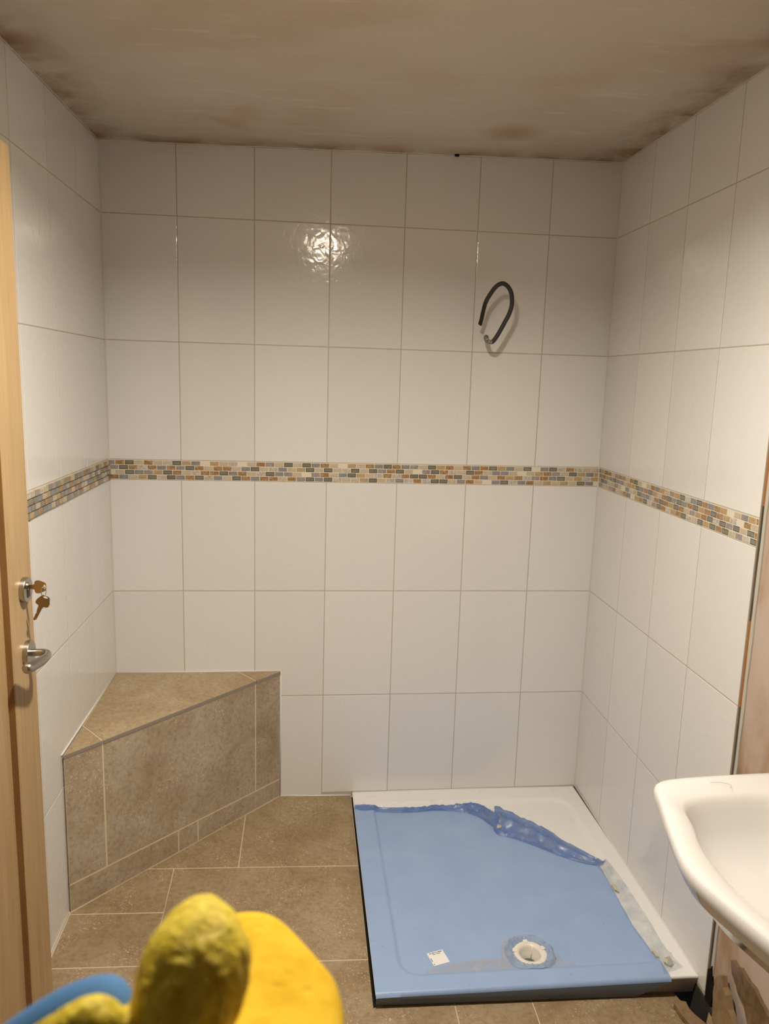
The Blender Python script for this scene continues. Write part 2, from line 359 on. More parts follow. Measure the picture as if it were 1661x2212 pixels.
FULL = {}
def wall_tile(fr, u0, u1, v0, v1, parent, topcut=False):
    a, b, c, d = u0 + J, u1 - J, v0 + J, v1 - J
    if topcut:
        pa = fr.p(a, 0); pb = fr.p(b, 0)
        poly = [(a, c), (b, c), (b, ceilz(pb.x, pb.y) - 0.002), (a, ceilz(pa.x, pa.y) - 0.002)]
    else: poly = [(a, c), (b, c), (b, d), (a, d)]
    return slab('tile', poly, fr.p, TT, 0.0016, M['tile'], parent, None, 0.28)
def grout_bed(fr, u0, u1, parent, v0=-0.03):
    pa = fr.p(u0, 0); pb = fr.p(u1, 0)
    return slab('grout', [(u0, v0), (u1, v0), (u1, ceilz(pb.x, pb.y) - 0.003), (u0, ceilz(pa.x, pa.y) - 0.003)], lambda u, v, d: fr.p(u, v, d - 0.0009), TT - 0.002, 0.0002, M['grout'], parent)
ROWS = [(ZA, 9, True), (ZB, ZA, False), (ZC, ZB, False), (ZE, ZD, False), (ZF, ZE, False)]
def tile_wall(fr, cols, parent, back=False):
    grout_bed(fr, cols[0], cols[-1], parent)
    for i in range(len(cols) - 1):
        for z0, z1, cut in ROWS: wall_tile(fr, cols[i], cols[i + 1], z0, z1, parent, cut)
        wall_tile(fr, cols[i], cols[i + 1], -0.022 if not back else (-0.024 if cols[i + 1] < .9 else -0.016), ZF, parent)
tile_wall(FB, COLS_BACK, wall_back, True)
tile_wall(FR, [0, .2615, .5135, .7655, 1.026], wall_right)
tile_wall(FL, [0, .2519, .5039, .7559, 1.0079, 1.2599, 1.5119], wall_left)

for fr, ub, par in ((FL, 0.0, wall_left), (FR, W, wall_right)):
    sg = 1 if ub == 0 else -1; e = 0.0034; zt = ceilz(fr.o.x, 0) - .003
    v = [p for z in (-0.02, zt) for p in (FB.p(ub + sg * e, z, 0.0003), fr.p(e, z, 0.0003), fr.p(0, z, -0.003))]
    obj('corner_grout', meshpy('corner_grout', v, [(0, 1, 4, 3), (1, 2, 5, 4), (2, 0, 3, 5)]), M['corner'], par)
# mosaic border, four courses of small pieces
FIRST = ["mrgbrbpgtsgtbpgbr", "mgrprs" "rmgrbrrbsgb", "gbgsmtgrbprrgsrbp", "rsbtgpgsrgpsbgrsr"]
mos_mesh = {}
def mosaic_piece(kind, wd, ht):
    key = (kind, round(wd, 4))
    if key in mos_mesh: return mos_mesh[key]
    x, z = wd / 2, ht / 2; b = 0.0022 if kind == 'g' else 0.0009; dz = 0.0012 if kind == 'g' else 0.0007
    # local: X along wall, Z up, front = -Y
    v = []
    for ix, iz, y in ((x, z, 0.006), (x, z, 0.0), (x - b, z - b, -dz if kind != 'g' else 0.0)):
        v += [(-ix, y, -iz), (ix, y, -iz), (ix, y, iz), (-ix, y, iz)]
    f = [(8, 9, 10, 11), (3, 2, 1, 0)]; mi = [0, 0]
    for i in range(4):
        j = (i + 1) % 4; f += [(i, j, 4 + j, 4 + i), (4 + i, 4 + j, 8 + j, 8 + i)]; mi += [0, 1]
    me = meshpy('mosaic_tile', v, f, mi); me.materials.append(MOS[kind]); me.materials.append(M['glass_rim'] if kind == 'g' else MOS[kind])
    bm = bmesh.new(); bm.from_mesh(me); bmesh.ops.recalc_face_normals(bm, faces=bm.faces); bm.to_mesh(me); bm.free()
    mos_mesh[key] = me; return me
def mosaic(fr, length, parent, first=None, phase=0.0):
    ph, pw, g = (ZC - ZD - 0.003) / 4, 0.032, 0.0025
    slab('mosaic_grout', [(0.0005, ZD + .0008), (length - .0005, ZD + .0008), (length - .0005, ZC - .0008), (0.0005, ZC - .0008)], lambda u, v, d: fr.p(u, v, d - 0.0003), 0.006, 0.0002, M['mosgrout'], parent)
    ang = math.atan2(fr.u.y, fr.u.x)
    rot = Matrix((( fr.u.x, -fr.n.x, 0), (fr.u.y, -fr.n.y, 0), (0, 0, 1))).to_euler()
    prev = None
    for r in range(4):
        zc = ZC - 0.0015 - ph * (r + 0.5)
        u = 0.0012 - (0.012 if r % 2 == 0 else 0.0) + phase * (1 if r % 2 else .4); i = 0
        while u < length - 0.004:
            a, b = max(u, 0.0012), min(u + pw - g, length - 0.001)
            if b - a > 0.004:
                if first and i < len(first[r]): k = first[r][i]
                else:
                    k = random.choices('gbrtspm', (26, 20, 17, 12, 13, 9, 6))[0]
                    if k == prev: k = random.choices('gbrtspm', (20, 22, 17, 14, 14, 9, 6))[0]
                prev = k
                o = bpy.data.objects.new('mosaic_tile', mosaic_piece(k, b - a, ph - g)); link(o); o.parent = parent
                o.location = fr.p((a + b) / 2, zc, random.uniform(-0.0004, 0.0004)); o.rotation_euler = rot
                i += 1
            u += pw
M['mosgrout'] = mat('cream_mosaic_grout', (0.72, 0.65, 0.52), 0.85, 0.2)
mosaic(FB, W, wall_back, FIRST)
mosaic(FR, 1.026, wall_right, None, 0.006)
mosaic(FL, 1.10, wall_left, None, 0.003)

# tile end of the right wall: board edge, bead, plaster
bead = empty('trim_1', FR.p(1.03, 0)); tag(bead, 'plaster bead and raw board edge at the end of the tiling', kind='structure')
def wall_strip(name, u0, u1, z0, z1, d0, d1, m, parent, wob=0.0, seg=1):
    v = []; f = []
    for i in range(seg + 1):
        z = z0 + (z1 - z0) * i / seg; w0 = random.uniform(-wob, wob); w1 = random.uniform(-wob, wob)
        v += [fr_ - Vector(bead.location) for fr_ in (FR.p(u0, z, d1), FR.p(u0 + w0 * .3, z, d0), FR.p(u1 + w1, z, d0), FR.p(u1 + w1, z, d1))]
    for i in range(seg):
        for k in range(4): f.append((i * 4 + k, i * 4 + (k + 1) % 4, i * 4 + 4 + (k + 1) % 4, i * 4 + 4 + k))
    f += [(3, 2, 1, 0), tuple(range(seg * 4, seg * 4 + 4))]
    me = meshpy(name, v, f); bm = bmesh.new(); bm.from_mesh(me); bmesh.ops.recalc_face_normals(bm, faces=bm.faces); bm.to_mesh(me); bm.free()
    return obj(name, me, m, parent)
wall_strip('board_edge', 1.0265, 1.037, ZE + 0.0, ZD - 0.18, -0.0045, -0.024, M['boardedge'], bead)
wall_strip('board_edge', 1.0265, 1.037, ZC + 0.03, 2.26, -0.0045, -0.024, M['boardedge'], bead)
wall_strip('adhesive_edge', 1.0265, 1.037, ZD - 0.18, ZC + .03, -0.0045, -0.024, M['adhesive'], bead)
wall_strip('adhesive_edge', 1.0265, 1.039, 0.02, ZE, -0.0045, -0.024, M['adhesive'], bead)
wall_strip('bead_strip', 1.037, 1.048, 0.04, 2.26, -0.003, -0.024, M['bead'], bead, 0.0015, 60)
pl = wall_strip('plaster_face', 1.046, 3.15, -0.03, 2.262, -0.007, -0.0215, M['wallplaster'], bead)
pl.parent = wall_right; pl.location = bead.location

# front wall behind the camera and the wall strip past the door opening
wf = box('wall_front', -0.3, W + 0.2, -3.25, -3.12, -0.35, 2.32, M['bounce_dark']); tag(wf, 'unseen wall behind the viewer, darkened to cut bounced light', kind='structure')  # dark tone invented to keep this unseen wall from bouncing light
bm = bmesh.new(); box_bm(bm, -0.15, -0.012, -3.13, -2.66, -0.35, 2.32); box_bm(bm, -0.15, -0.012, -2.66, -1.90, 2.0, 2.32)
me = bpy.data.meshes.new('wall_left'); bm.to_mesh(me); bm.free()
tag(obj('wall_left', me, M['plain_plaster']), 'plastered wall around the door opening', kind='structure')

# ceiling
cv = [(-0.2, 0.2), (W + 0.2, 0.2), (W + 0.2, -3.3), (-0.2, -3.3)]
n = 1
me = meshpy('ceiling', [(x, y, ceilz(x, y)) for x, y in cv] + [(x, y, ceilz(x, y) + 0.1) for x, y in cv], [(0, 1, 2, 3), (7, 6, 5, 4), (0, 4, 5, 1), (1, 5, 6, 2), (2, 6, 7, 3), (3, 7, 4, 0)])
ceiling = tag(obj('ceiling', me, M['plaster']), 'freshly skimmed pinkish plaster ceiling', kind='structure')
# ragged plaster line along the walls, and the small hole over the back wall
def ragged(name, fr, u0, u1, m, amp, parent, seg=70, dep=0.006):
    v = []; f = []
    for i in range(seg + 1):
        u = u0 + (u1 - u0) * i / seg; p = fr.p(u, 0); z = ceilz(p.x, p.y)
        h = amp * (0.35 + 0.65 * noise.noise(Vector((u * 17, 3.1, fr.u.x * 5))) ** 2 * 2)
        d = dep * (0.7 + 0.5 * noise.noise(Vector((u * 29, 8.3, 1))))
        for dd, zz in ((0.0002, z + 0.002), (0.0002, z - h), (d * 0.6, z - h * 0.7), (d, z + 0.002)):
            q = fr.p(u, 0, dd); v.append((q.x, q.y, zz))
    for i in range(seg):
        for k in range(4): f.append((i * 4 + k, i * 4 + (k + 1) % 4, i * 4 + 4 + (k + 1) % 4, i * 4 + 4 + k))
    return obj(name, meshpy(name, v, f), m, parent)
ragged('plaster_edge', FB, 0.0, W, M['silicone'], 0.004, ceiling)
ragged('plaster_edge', FR, 0.0, 1.02, M['plain_plaster'], 0.006, ceiling)
ragged('plaster_edge', FL, 0.0, 1.1, M['plain_plaster'], 0.005, ceiling)
hole = lathe('hole', [(0.0075, 0), (0.0085, 0.004)], M['black'], ceiling, 12, Matrix.Translation((1.165, -0.009, ceilz(1.165, 0) - 0.005)))

# ------------------------------------------------------------------ floor
def fplace(off=0.0): return lambda u, v, d: Vector((u, v, floorz(u, v) + d + off))
HX0 = 1.655
bed = [(-0.1, 0.1), (W + 0.1, 0.1), (W + 0.1, -0.90), (HX0, -0.90), (HX0, -1.16), (W + 0.1, -1.16), (W + 0.1, -3.2), (-0.1, -3.2)]
v = [Vector((x, y, floorz(x, y) - 0.0008)) for x, y in bed] + [Vector((x, y, floorz(x, y) - 0.05)) for x, y in bed]
nb = len(bed); f = [tuple(range(nb)), tuple(reversed(range(nb, 2 * nb)))] + [(i, i + nb, (i + 1) % nb + nb, (i + 1) % nb) for i in range(nb)]
me = meshpy('floor', v, f); bm = bmesh.new(); bm.from_mesh(me); bmesh.ops.recalc_face_normals(bm, faces=bm.faces); bmesh.ops.triangulate(bm, faces=[x for x in bm.faces if len(x.verts) > 4]); bm.to_mesh(me); bm.free()
floor = tag(obj('floor', me, M['floor_grout']), 'brown stone tiled floor with cream grout lines', kind='structure')
G = 0.0017
FT = [[(.4675, -.126), (.4675, -.4155), (.189, -.4155)], [(.5885, -.003), (.858, -.003), (.858, -.4155), (.471, -.4155), (.471, -.124)],
      [(.184, -.419), (.2635, -.419), (.2675, -.6165), (.002, -.6165), (.002, -.612)], [(.267, -.419), (.8585, -.419), (.8585, -.8205), (.271, -.8205)],
      [(.002, -.62), (.2675, -.62), (.269, -.8205), (.002, -.8205)]]
for x0, x1 in ((.002, .4675), (.471, 1.0715), (1.0745, 1.2785), (1.2815, 1.64)):
    FT.append([(x0, -.824), (x1, -.824), (x1, -1.2225), (x0, -1.2225)])
FT[-1] = [(1.2815, -.824), (1.64, -.824), (1.688, -1.010), (1.684, -1.055), (1.655, -1.10), (1.62, -1.2225), (1.2815, -1.2225)]
y = -1.226; k = 0
while y > -3.1:
    xs = [.002, .266, .868, 1.47, 1.73] if k % 2 == 0 else [.002, .468, 1.07, 1.672, 1.73]
    for x0, x1 in zip(xs, xs[1:]):
        if y > -1.3: FT.append([(x0 + G, y), (x1 - G, y), (x1 - G, y - .4), (x0 + G, y - .4)])
        else: FT.append([(x0 + G, y), (x1 - G, y), (x1 - G, max(y - .4, -3.12)), (x0 + G, max(y - .4, -3.12))])
    y -= 0.4035; k += 1
for poly in FT: slab('floor_tile', poly, fplace(0), 0.012, 0.0009, M['stone'], floor)
# pit where the floor is broken open
bm = bmesh.new(); box_bm(bm, HX0 - 0.1, W + 0.12, -1.25, -0.80, -0.42, -0.36); box_bm(bm, W + 0.02, W + 0.12, -1.25, -0.8, -0.42, -0.06)
me = bpy.data.meshes.new('subfloor'); bm.to_mesh(me); bm.free(); pit = obj('subfloor', me, M['pit'], floor); tag(pit, 'dark pit under the broken floor edge')
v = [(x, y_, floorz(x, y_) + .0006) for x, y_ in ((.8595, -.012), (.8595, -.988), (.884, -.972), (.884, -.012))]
obj('tray_shade_strip', meshpy('tray_shade_strip', v, [(0, 1, 2, 3)]), M['black'], floor)  # black strip painting the shade along the tray's left edge
# pale sealant line round the floor edge
def bead_line(name, pts, r, m, parent): return tube(name, pts, r, m, parent, 6, 1)
bead_line('sealant', [(0.590, -0.001, floorz(.59, 0) + .001), (.858, -0.001, floorz(.858, 0) + .002)], 0.0035, M['silicone'], floor)
bead_line('sealant', [FL.p(.615, floorz(0, -.615) + .001), FL.p(1.3, floorz(0, -1.3) + .001)], 0.0028, M['silicone'], floor)

# ------------------------------------------------------------------ corner bench
bench = empty('corner_bench', (0.15, -0.15, floorz(.15, -.15))); tag(bench, 'brown stone tiled corner seat with a slanting front', 'bench')
binv = Matrix.Translation(-Vector(bench.location))
def bparent(o): o.parent = bench; o.matrix_parent_inverse = binv; return o
ZT = 0.4765; A0 = Vector((0.5875, -0.0015, 0)); B0 = Vector((0.0015, -0.610, 0)); BD = (B0 - A0).normalized(); BN = Vector((-BD.y, BD.x, 0))
if BN.dot(Vector((1, -1, 0))) < 0: BN = -BN
BLEN = (B0 - A0).length
def bface(s, z, d=0.0): p = A0 + BD * s + BN * d; return Vector((p.x, p.y, z))
in_ = BN * -0.0105
core_pts = [Vector((0.0015, -0.0015, 0)), A0 + in_ * 0.04 + BD * .0005, B0 + in_ * 0.04 - BD * .0005]
v = [(p.x, p.y, -0.06) for p in core_pts] + [(p.x, p.y, ZT - 0.0006) for p in core_pts]
bparent(obj('grout_core', meshpy('grout_core', v, [(2, 1, 0), (3, 4, 5), (0, 1, 4, 3), (1, 2, 5, 4), (2, 0, 3, 5)]), M['bench_grout']))
ttop = lambda u, v, d: Vector((u, v, ZT + d))
# seat tiles (joints run square to the front edge)
def onf(s, off=0.003): p = A0 + BD * s + BN * off; return (p.x, p.y)
s1, s2 = 0.121, 0.7235; g = 0.0014
j1a, j1b = Vector((0.436, -0.0025)), Vector(onf(s1)); j2a, j2b = Vector((0.0025, -0.423)), Vector(onf(s2))
dd1 = (j1b - j1a).normalized(); nn1 = Vector((-dd1.y, dd1.x)) * g
def P2(vv): return (vv[0], vv[1])
def nrm(v_, toward):
    return v_ if v_.dot(Vector(toward)) > 0 else -v_
nA = nrm(nn1, (1, 1)); dd2 = (j2b - j2a).normalized(); nB = nrm(Vector((-dd2.y, dd2.x)) * g, (-1, -1))
for nm, poly in (('a', [P2(j1a + nA), P2(j1b + nA), onf(0.001)]),
                 ('b', [(0.0025, -0.0025), P2(j2a - nB), P2(j2b - nB), P2(j1b - nA), P2(j1a - nA)]),
                 ('c', [P2(j2a + nB), (0.0025, -0.6125), P2(j2b + nB)])):
    bparent(slab('seat_tile', poly, ttop, 0.0105, 0.0008, [M['stone_top'], M['stone_edge']], None, True))
# front tiles and skirting
def bf(u, v_, d): return bface(u, v_, d)
zt1, zj = 0.4615, 0.0575
zbl = lambda s: floorz(*(A0 + BD * s).xy) + 0.003
def zjs(s): return 0.046 + (0.0695 - 0.046) * s / BLEN
for a, b in ((0.0015, s1 - .0022), (s1 + .0022, s2 - .0022), (s2 + .0022, BLEN - .0015)):
    bparent(slab('face_tile', [(a, zjs(a) + .0021), (b, zjs(b) + .0021), (b, zt1), (a, zt1)], bf, 0.0095, 0.0008, M['stone_face']))
for a, b in ((0.0015, .0775), (.0785, .3805), (.3845, .460), (.464, BLEN - .0015)):
    bparent(slab('skirting_tile', [(a, zbl(a)), (b, zbl(b)), (b, zjs(b) - .0021), (a, zjs(a) - .0021)], bf, 0.0095, 0.0008, M['stone_face']))
for pts in ([(0.002, -0.0015, ZT + .001), (0.588, -0.0015, ZT + .001)], [FL.p(0.002, ZT + .001, .001), FL.p(.612, ZT + .001, .001)], [(0.5895, -0.001, ZT), (0.5895, -0.001, -0.02)]):
    bparent(bead_line('sealant', pts, 0.0026, M['silicone'], None))

# ------------------------------------------------------------------ shower tray
TX0, TX1, TY1 = 0.8635, 1.7375, -0.9905
def ttopz(x, y): return -0.0165 - 0.0165 * y
def rsd(x, y):
    cx, cy, hx, hy, r = (0.931 + 1.682) / 2, (-0.085 - 0.938) / 2, (1.682 - .931) / 2, (.938 - .085) / 2, 0.062
    qx, qy = abs(x - cx) - hx + r, abs(y - cy) - hy + r
    return math.hypot(max(qx, 0), max(qy, 0)) + min(max(qx, qy), 0) - r
DC = (1.306, -0.868)
def trayh(x, y):
    s = rsd(x, y); t = min(max(-s / 0.012, 0), 1); t = t * t * (3 - 2 * t)
    h = ttopz(x, y) - 0.0095 * t
    h -= 0.004 * min(max((-s - .016) / 0.35, 0), 1)
    return h
tray = empty('shower_tray', (1.3, -0.5, floorz(1.3, -.5))); tag(tray, 'white rectangular shower tray with a shallow recess on the floor', 'shower tray')
tinv = Matrix.Translation(-Vector(tray.location))
def tparent(o, par=None): o.parent = par or tray; o.matrix_parent_inverse = tinv; return o
def gridlines(lo_, hi_, step): n = max(2, int(round(abs(hi_ - lo_) / step))); return [lo_ + (hi_ - lo_) * i / n for i in range(n + 1)]
xs = gridlines(TX0 + .004, TX1, 0.0062); ys = gridlines(-0.0015, TY1 + .004, 0.0062)
v = []; f = []; nx, ny = len(xs), len(ys)
for yy in ys:
    for xx in xs: v.append((min(xx, FR.p(-yy, 0).x - .0005), yy, trayh(xx, yy)))
for j in range(ny - 1):
    for i in range(nx - 1):
        if math.hypot((xs[i] + xs[i + 1]) / 2 - DC[0], (ys[j] + ys[j + 1]) / 2 - DC[1]) < 0.041: continue
        f.append((j * nx + i, (j + 1) * nx + i, (j + 1) * nx + i + 1, j * nx + i + 1))
# rounded lip and skirt along the left and the front, straight at the walls
loop = [j * nx for j in range(ny)] + [(ny - 1) * nx + i for i in range(1, nx)]
rings = [loop]
for off, dz in ((0.0028, 0.0012), (0.004, 0.004), (0.0035, 0.008), (-0.016, 0.030), (-0.020, 0.0305)):
    rg = []
    for idx in loop:
        x0, y0, z0 = v[idx]; ox = -off if idx % nx == 0 else 0; oy = -off if idx // nx == ny - 1 else 0
        zz = z0 - dz if dz < 0.02 else floorz(x0, y0) + 0.0012
        rg.append(len(v)); v.append((x0 + ox, y0 + oy, min(zz, z0 - 0.003) if dz > .02 else zz))
    rings.append(rg)
for a, b in zip(rings, rings[1:]):
    for i in range(len(a) - 1): f.append((a[i], b[i], b[i + 1], a[i + 1]))
nsk = 2 * (len(loop) - 1)
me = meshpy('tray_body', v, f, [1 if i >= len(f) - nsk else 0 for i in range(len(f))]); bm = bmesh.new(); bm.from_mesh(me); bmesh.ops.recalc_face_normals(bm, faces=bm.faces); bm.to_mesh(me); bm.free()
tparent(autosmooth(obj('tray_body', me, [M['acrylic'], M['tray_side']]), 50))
tparent(bead_line('sealant', [(TX0 + .004, -0.002, ttopz(0, 0) + .0005), (W - .002, -0.002, ttopz(0, 0) + .0005)], 0.0022, M['silicone'], None))
tparent(bead_line('sealant', [FR.p(t, ttopz(0, -t) + .0004, .001) for t in (0.002, .35, .7, .985)], 0.0026, M['silicone'], None))
# waste fitting: flange, funnel with ribs, water
dz0 = trayh(*DC)
DM = Matrix.Translation((DC[0], DC[1], dz0))
waste = tparent(lathe('waste_fitting', [(0.0445, 0.0022), (0.040, 0.003), (0.0335, 0.0032), (0.0325, 0.0018), (0.031, 0.0018), (0.029, -0.006), (0.024, -0.020), (0.0195, -0.030), (0.0195, -0.05)], M['plastic'], None, 44, DM, False))
def sub(o, par): o.parent = par; return o
wd = lathe('trap_water', [(0.0194, -0.0315), (0.0194, -0.031)], M['water'], None, 32, DM); sub(wd, waste)
for k in range(3):
    a = math.radians(60 + 120 * k); c_, s_ = math.cos(a), math.sin(a)
    q = [DM @ Vector(p) for p in ((0.0312 * c_, .0312 * s_, 0.0), (.0195 * c_, .0195 * s_, -0.029))]
    sub(tube('rib', q, 0.0013, M['plastic'], None, 6, 1), waste)
for k in range(5):
    a = math.radians(20 + 72 * k); c_, s_ = math.cos(a), math.sin(a)
    bm = bmesh.new(); box_bm(bm, 0.036, 0.049, -0.0065, 0.0065, 0.0018, 0.0045)
    bmesh.ops.transform(bm, matrix=DM @ Matrix.Rotation(a, 4, 'Z'), verts=bm.verts); me = bpy.data.meshes.new('lug'); bm.to_mesh(me); bm.free()
    sub(obj('lug', me, M['plastic']), waste)

# ------------------------------------------------------------------ protective film on the tray
film = empty('protective_film', (1.2, -0.55, trayh(1.2, -.55))); tag(film, 'blue protective film half peeled off the shower tray', 'plastic film')
finv = Matrix.Translation(-Vector(film.location))
def fparent(o, par=None): o.parent = par or film; o.matrix_parent_inverse = finv; return o
XB = [(-.10, 1.24), (-.14, 1.27), (-.2, 1.345), (-.28, 1.385), (-.35, 1.475), (-.42, 1.545), (-.47, 1.615), (-.5, 1.655), (-.6, 1.650), (-.78, 1.643), (-.86, 1.65), (-1.0, 1.655)]
def xb(y_):
    for (a, b), (c_, d_) in zip(XB, XB[1:]):
        if c_ <= y_ <= a: return b + (d_ - b) * (y_ - a) / (c_ - a)
    return 1.655
FO = 0.0011
ys = gridlines(-0.108, TY1, 0.0062); nx = 130; v = []; f = []; keep = []
for yy in ys:
    xr = xb(yy)
    for i in range(nx + 1):
        xx = TX0 + 0.001 + (xr - TX0 - .001) * i / nx; e = 0.0016 * max(0, 1 - (xx - TX0) / .004)
        v.append((xx, yy, trayh(xx, yy) + FO - e - 0.0016 * max(0, 1 - (yy - TY1) / .004)))
for j in range(len(ys) - 1):
    for i in range(nx):
        a = j * (nx + 1) + i; cx = (v[a][0] + v[a + 1][0]) / 2; cy = (v[a][1] + v[a + nx + 1][1]) / 2
        dx, dy = cx - DC[0], cy - DC[1]; an = math.atan2(dy, dx)
        if math.hypot(dx, dy) < 0.049 + 0.006 * noise.noise(Vector((math.cos(an) * 2, math.sin(an) * 2, 4))): continue
        f.append((a, a + nx + 1, a + nx + 2, a + 1))
base = (len(ys) - 1) * (nx + 1)
low = []
for i in range(nx + 1):
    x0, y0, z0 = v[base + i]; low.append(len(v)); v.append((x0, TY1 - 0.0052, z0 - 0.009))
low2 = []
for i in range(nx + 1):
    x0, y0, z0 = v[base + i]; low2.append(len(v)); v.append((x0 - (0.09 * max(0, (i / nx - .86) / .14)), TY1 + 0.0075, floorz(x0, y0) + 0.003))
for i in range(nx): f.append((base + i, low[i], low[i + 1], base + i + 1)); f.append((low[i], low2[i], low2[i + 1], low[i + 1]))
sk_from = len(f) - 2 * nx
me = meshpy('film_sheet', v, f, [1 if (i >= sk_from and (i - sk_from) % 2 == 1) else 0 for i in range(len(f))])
sheet = fparent(autosmooth(obj('film_sheet', me, [M['film'], M['film_skirt_shade']]), 50))
def crumple(name, LR, m, hgt, sub_=7, cols=14, seed=0, amp=0.5, base=0.002, fold=2.0):
    Lp = spline([(a[0], a[1], a[2] if len(a) > 2 else 1) for a, b in LR], sub_); Rp = spline([(b[0], b[1], 1) for a, b in LR], sub_)
    v = []; f = []; n = len(Lp)
    for i in range(n):
        hh = hgt(i / (n - 1)) if callable(hgt) else hgt
        for k in range(cols + 1):
            t = k / cols; p = Lp[i].lerp(Rp[i], t); x, y_ = p.x, p.y
            jn = noise.noise(Vector((x * 55 + seed, y_ * 55, t * 2.0))); j2 = noise.noise(Vector((x * 140, y_ * 140 + seed, 3)))
            env = math.sin(math.pi * min(max(t, 0.0), 1)) ** 0.6
            z = trayh(min(x, TX1), max(y_, TY1)) + base + hh * env * (0.75 + amp * jn + 0.25 * amp * j2 + 0.28 * math.cos(t * 2 * math.pi * fold))
            v.append((x + 0.003 * jn * env, y_ + 0.002 * j2 * env, max(z, trayh(min(x, TX1), max(y_, TY1)) + 0.0012)))
    for i in range(n - 1):
        for k in range(cols): a = i * (cols + 1) + k; f.append((a, a + 1, a + cols + 2, a + cols + 1))
    return fparent(autosmooth(obj(name, meshpy(name, v, f), m), 70))
crumple('rolled_edge', [((.866, -.122), (.866, -.098)), ((.90, -.136), (.90, -.096)), ((.95, -.132), (.95, -.106)), ((1.02, -.140), (1.02, -.112)), ((1.09, -.142), (1.09, -.116)), ((1.16, -.134), (1.16, -.114)), ((1.22, -.140), (1.23, -.110)), ((1.265, -.152), (1.295, -.100)), ((1.315, -.170), (1.335, -.100))],
        M['film_crumple'], lambda t: 0.007 + 0.012 * t, 6, 10, 3, 0.6)
crumple('loose_fold', [((1.27, -.150), (1.325, -.098)), ((1.318, -.188), (1.355, -.122)), ((1.345, -.235), (1.385, -.165)), ((1.362, -.262), (1.395, -.195))], M['film_crumple'], 0.02, 7, 12, 9, 0.7)
crumple('loose_fold', [((1.352, -.268), (1.388, -.135)), ((1.362, -.300), (1.425, -.158)), ((1.405, -.322), (1.475, -.212)), ((1.465, -.368), (1.540, -.288)), ((1.533, -.430), (1.595, -.372)), ((1.600, -.478), (1.645, -.448)), ((1.655, -.499), (1.680, -.482))],
        M['film_crumple'], lambda t: 0.036 * (1 - t) ** 0.6 + 0.004, 8, 18, 17, 0.34, fold=2.5)
crumple('loose_flap', [((1.640, -.485), (1.684, -.475)), ((1.648, -.545), (1.691, -.55)), ((1.646, -.62), (1.694, -.64)), ((1.640, -.70), (1.694, -.72)), ((1.638, -.78), (1.694, -.79)), ((1.643, -.86), (1.690, -.86)), ((1.650, -.93), (1.694, -.925)), ((1.640, -.982), (1.706, -.960))],
        M['film_thin'], lambda t: 0.006 + 0.012 * t, 8, 12, 23, 0.6, 0.0022)
for (x, y_, rx, ry, rz) in ((1.372, -.272, .016, .012, .6), (1.654, -.62, .008, .03, .1), (1.668, -.945, .018, .020, -.5), (1.652, -.905, .005, .024, .2)):
    vv = []; ff = []
    for k in range(14):
        a = 2 * math.pi * k / 14; r_ = 0.75 + 0.35 * noise.noise(Vector((math.cos(a) * 1.6 + x * 30, math.sin(a) * 1.6, 7)))
        px, py = rx * r_ * math.cos(a), ry * r_ * math.sin(a); qx, qy = px * math.cos(rz) - py * math.sin(rz), px * math.sin(rz) + py * math.cos(rz)
        hz = 0.052 if x < 1.4 else 0.012
        vv.append((x + qx, y_ + qy, trayh(x, y_) + hz * (0.35 if x < 1.4 else 1) - 0.002 * (k % 3)))
    vv.append((x, y_, vv[0][2] + 0.004))
    ff = [(k, (k + 1) % 14, 14) for k in range(14)]
    fparent(obj('adhesive_smear', meshpy('adhesive_smear', vv, ff), M['putty'], None, True))
# torn ring round the drain
v = []; f = []; SG, RC = 72, 8
for i in range(SG):
    a = 2 * math.pi * i / SG
    for k in range(RC + 1):
        t = k / RC; rr = 0.046 + (0.024 + 0.008 * noise.noise(Vector((math.cos(a) * 2.5, math.sin(a) * 2.5, 2)))) * t
        x, y_ = DC[0] + rr * math.cos(a) * 1.0, DC[1] + rr * math.sin(a)
        h = 0.003 + 0.013 * math.sin(math.pi * t) * (0.55 + 0.8 * noise.noise(Vector((x * 120, y_ * 120, 5))))
        v.append((x, y_, trayh(x, y_) + max(h, 0.0014)))
for i in range(SG):
    for k in range(RC): a = i * (RC + 1) + k; b = ((i + 1) % SG) * (RC + 1) + k; f.append((a, a + 1, b + 1, b))
fparent(autosmooth(obj('torn_edge', meshpy('torn_edge', v, f), M['film_ring']), 70))
M['film_dust'] = m_clear('dusty_smear', (0.55, 0.55, 0.55), 0.34, 0.7, 120)
v = []; f = []; SN = 60
for i in range(SN + 1):
    x = 1.005 + (1.42 - 1.005) * i / SN; hump = 0.105 * max(0, 1 - ((x - 1.306) / .085) ** 2) ** 0.5; t_ = i / SN
    y0 = -0.924; y1 = y0 + 0.012 + 0.030 * math.sin(min(t_ * 1.25, 1) * math.pi) + hump + 0.004 * noise.noise(Vector((x * 60, 1, 2)))
    for k in range(9):
        yy = y0 + (y1 - y0) * k / 8; v.append((x, yy, trayh(x, yy) + FO + 0.0005))
for i in range(SN):
    for k in range(8):
        a = i * 9 + k; cx, cy = v[a][0] - DC[0], v[a][1] - DC[1]
        if math.hypot(cx, cy) > 0.056: f.append((a, a + 9, a + 10, a + 1))
fparent(obj('dust_smear', meshpy('dust_smear', v, f), M['film_dust'], None, True))
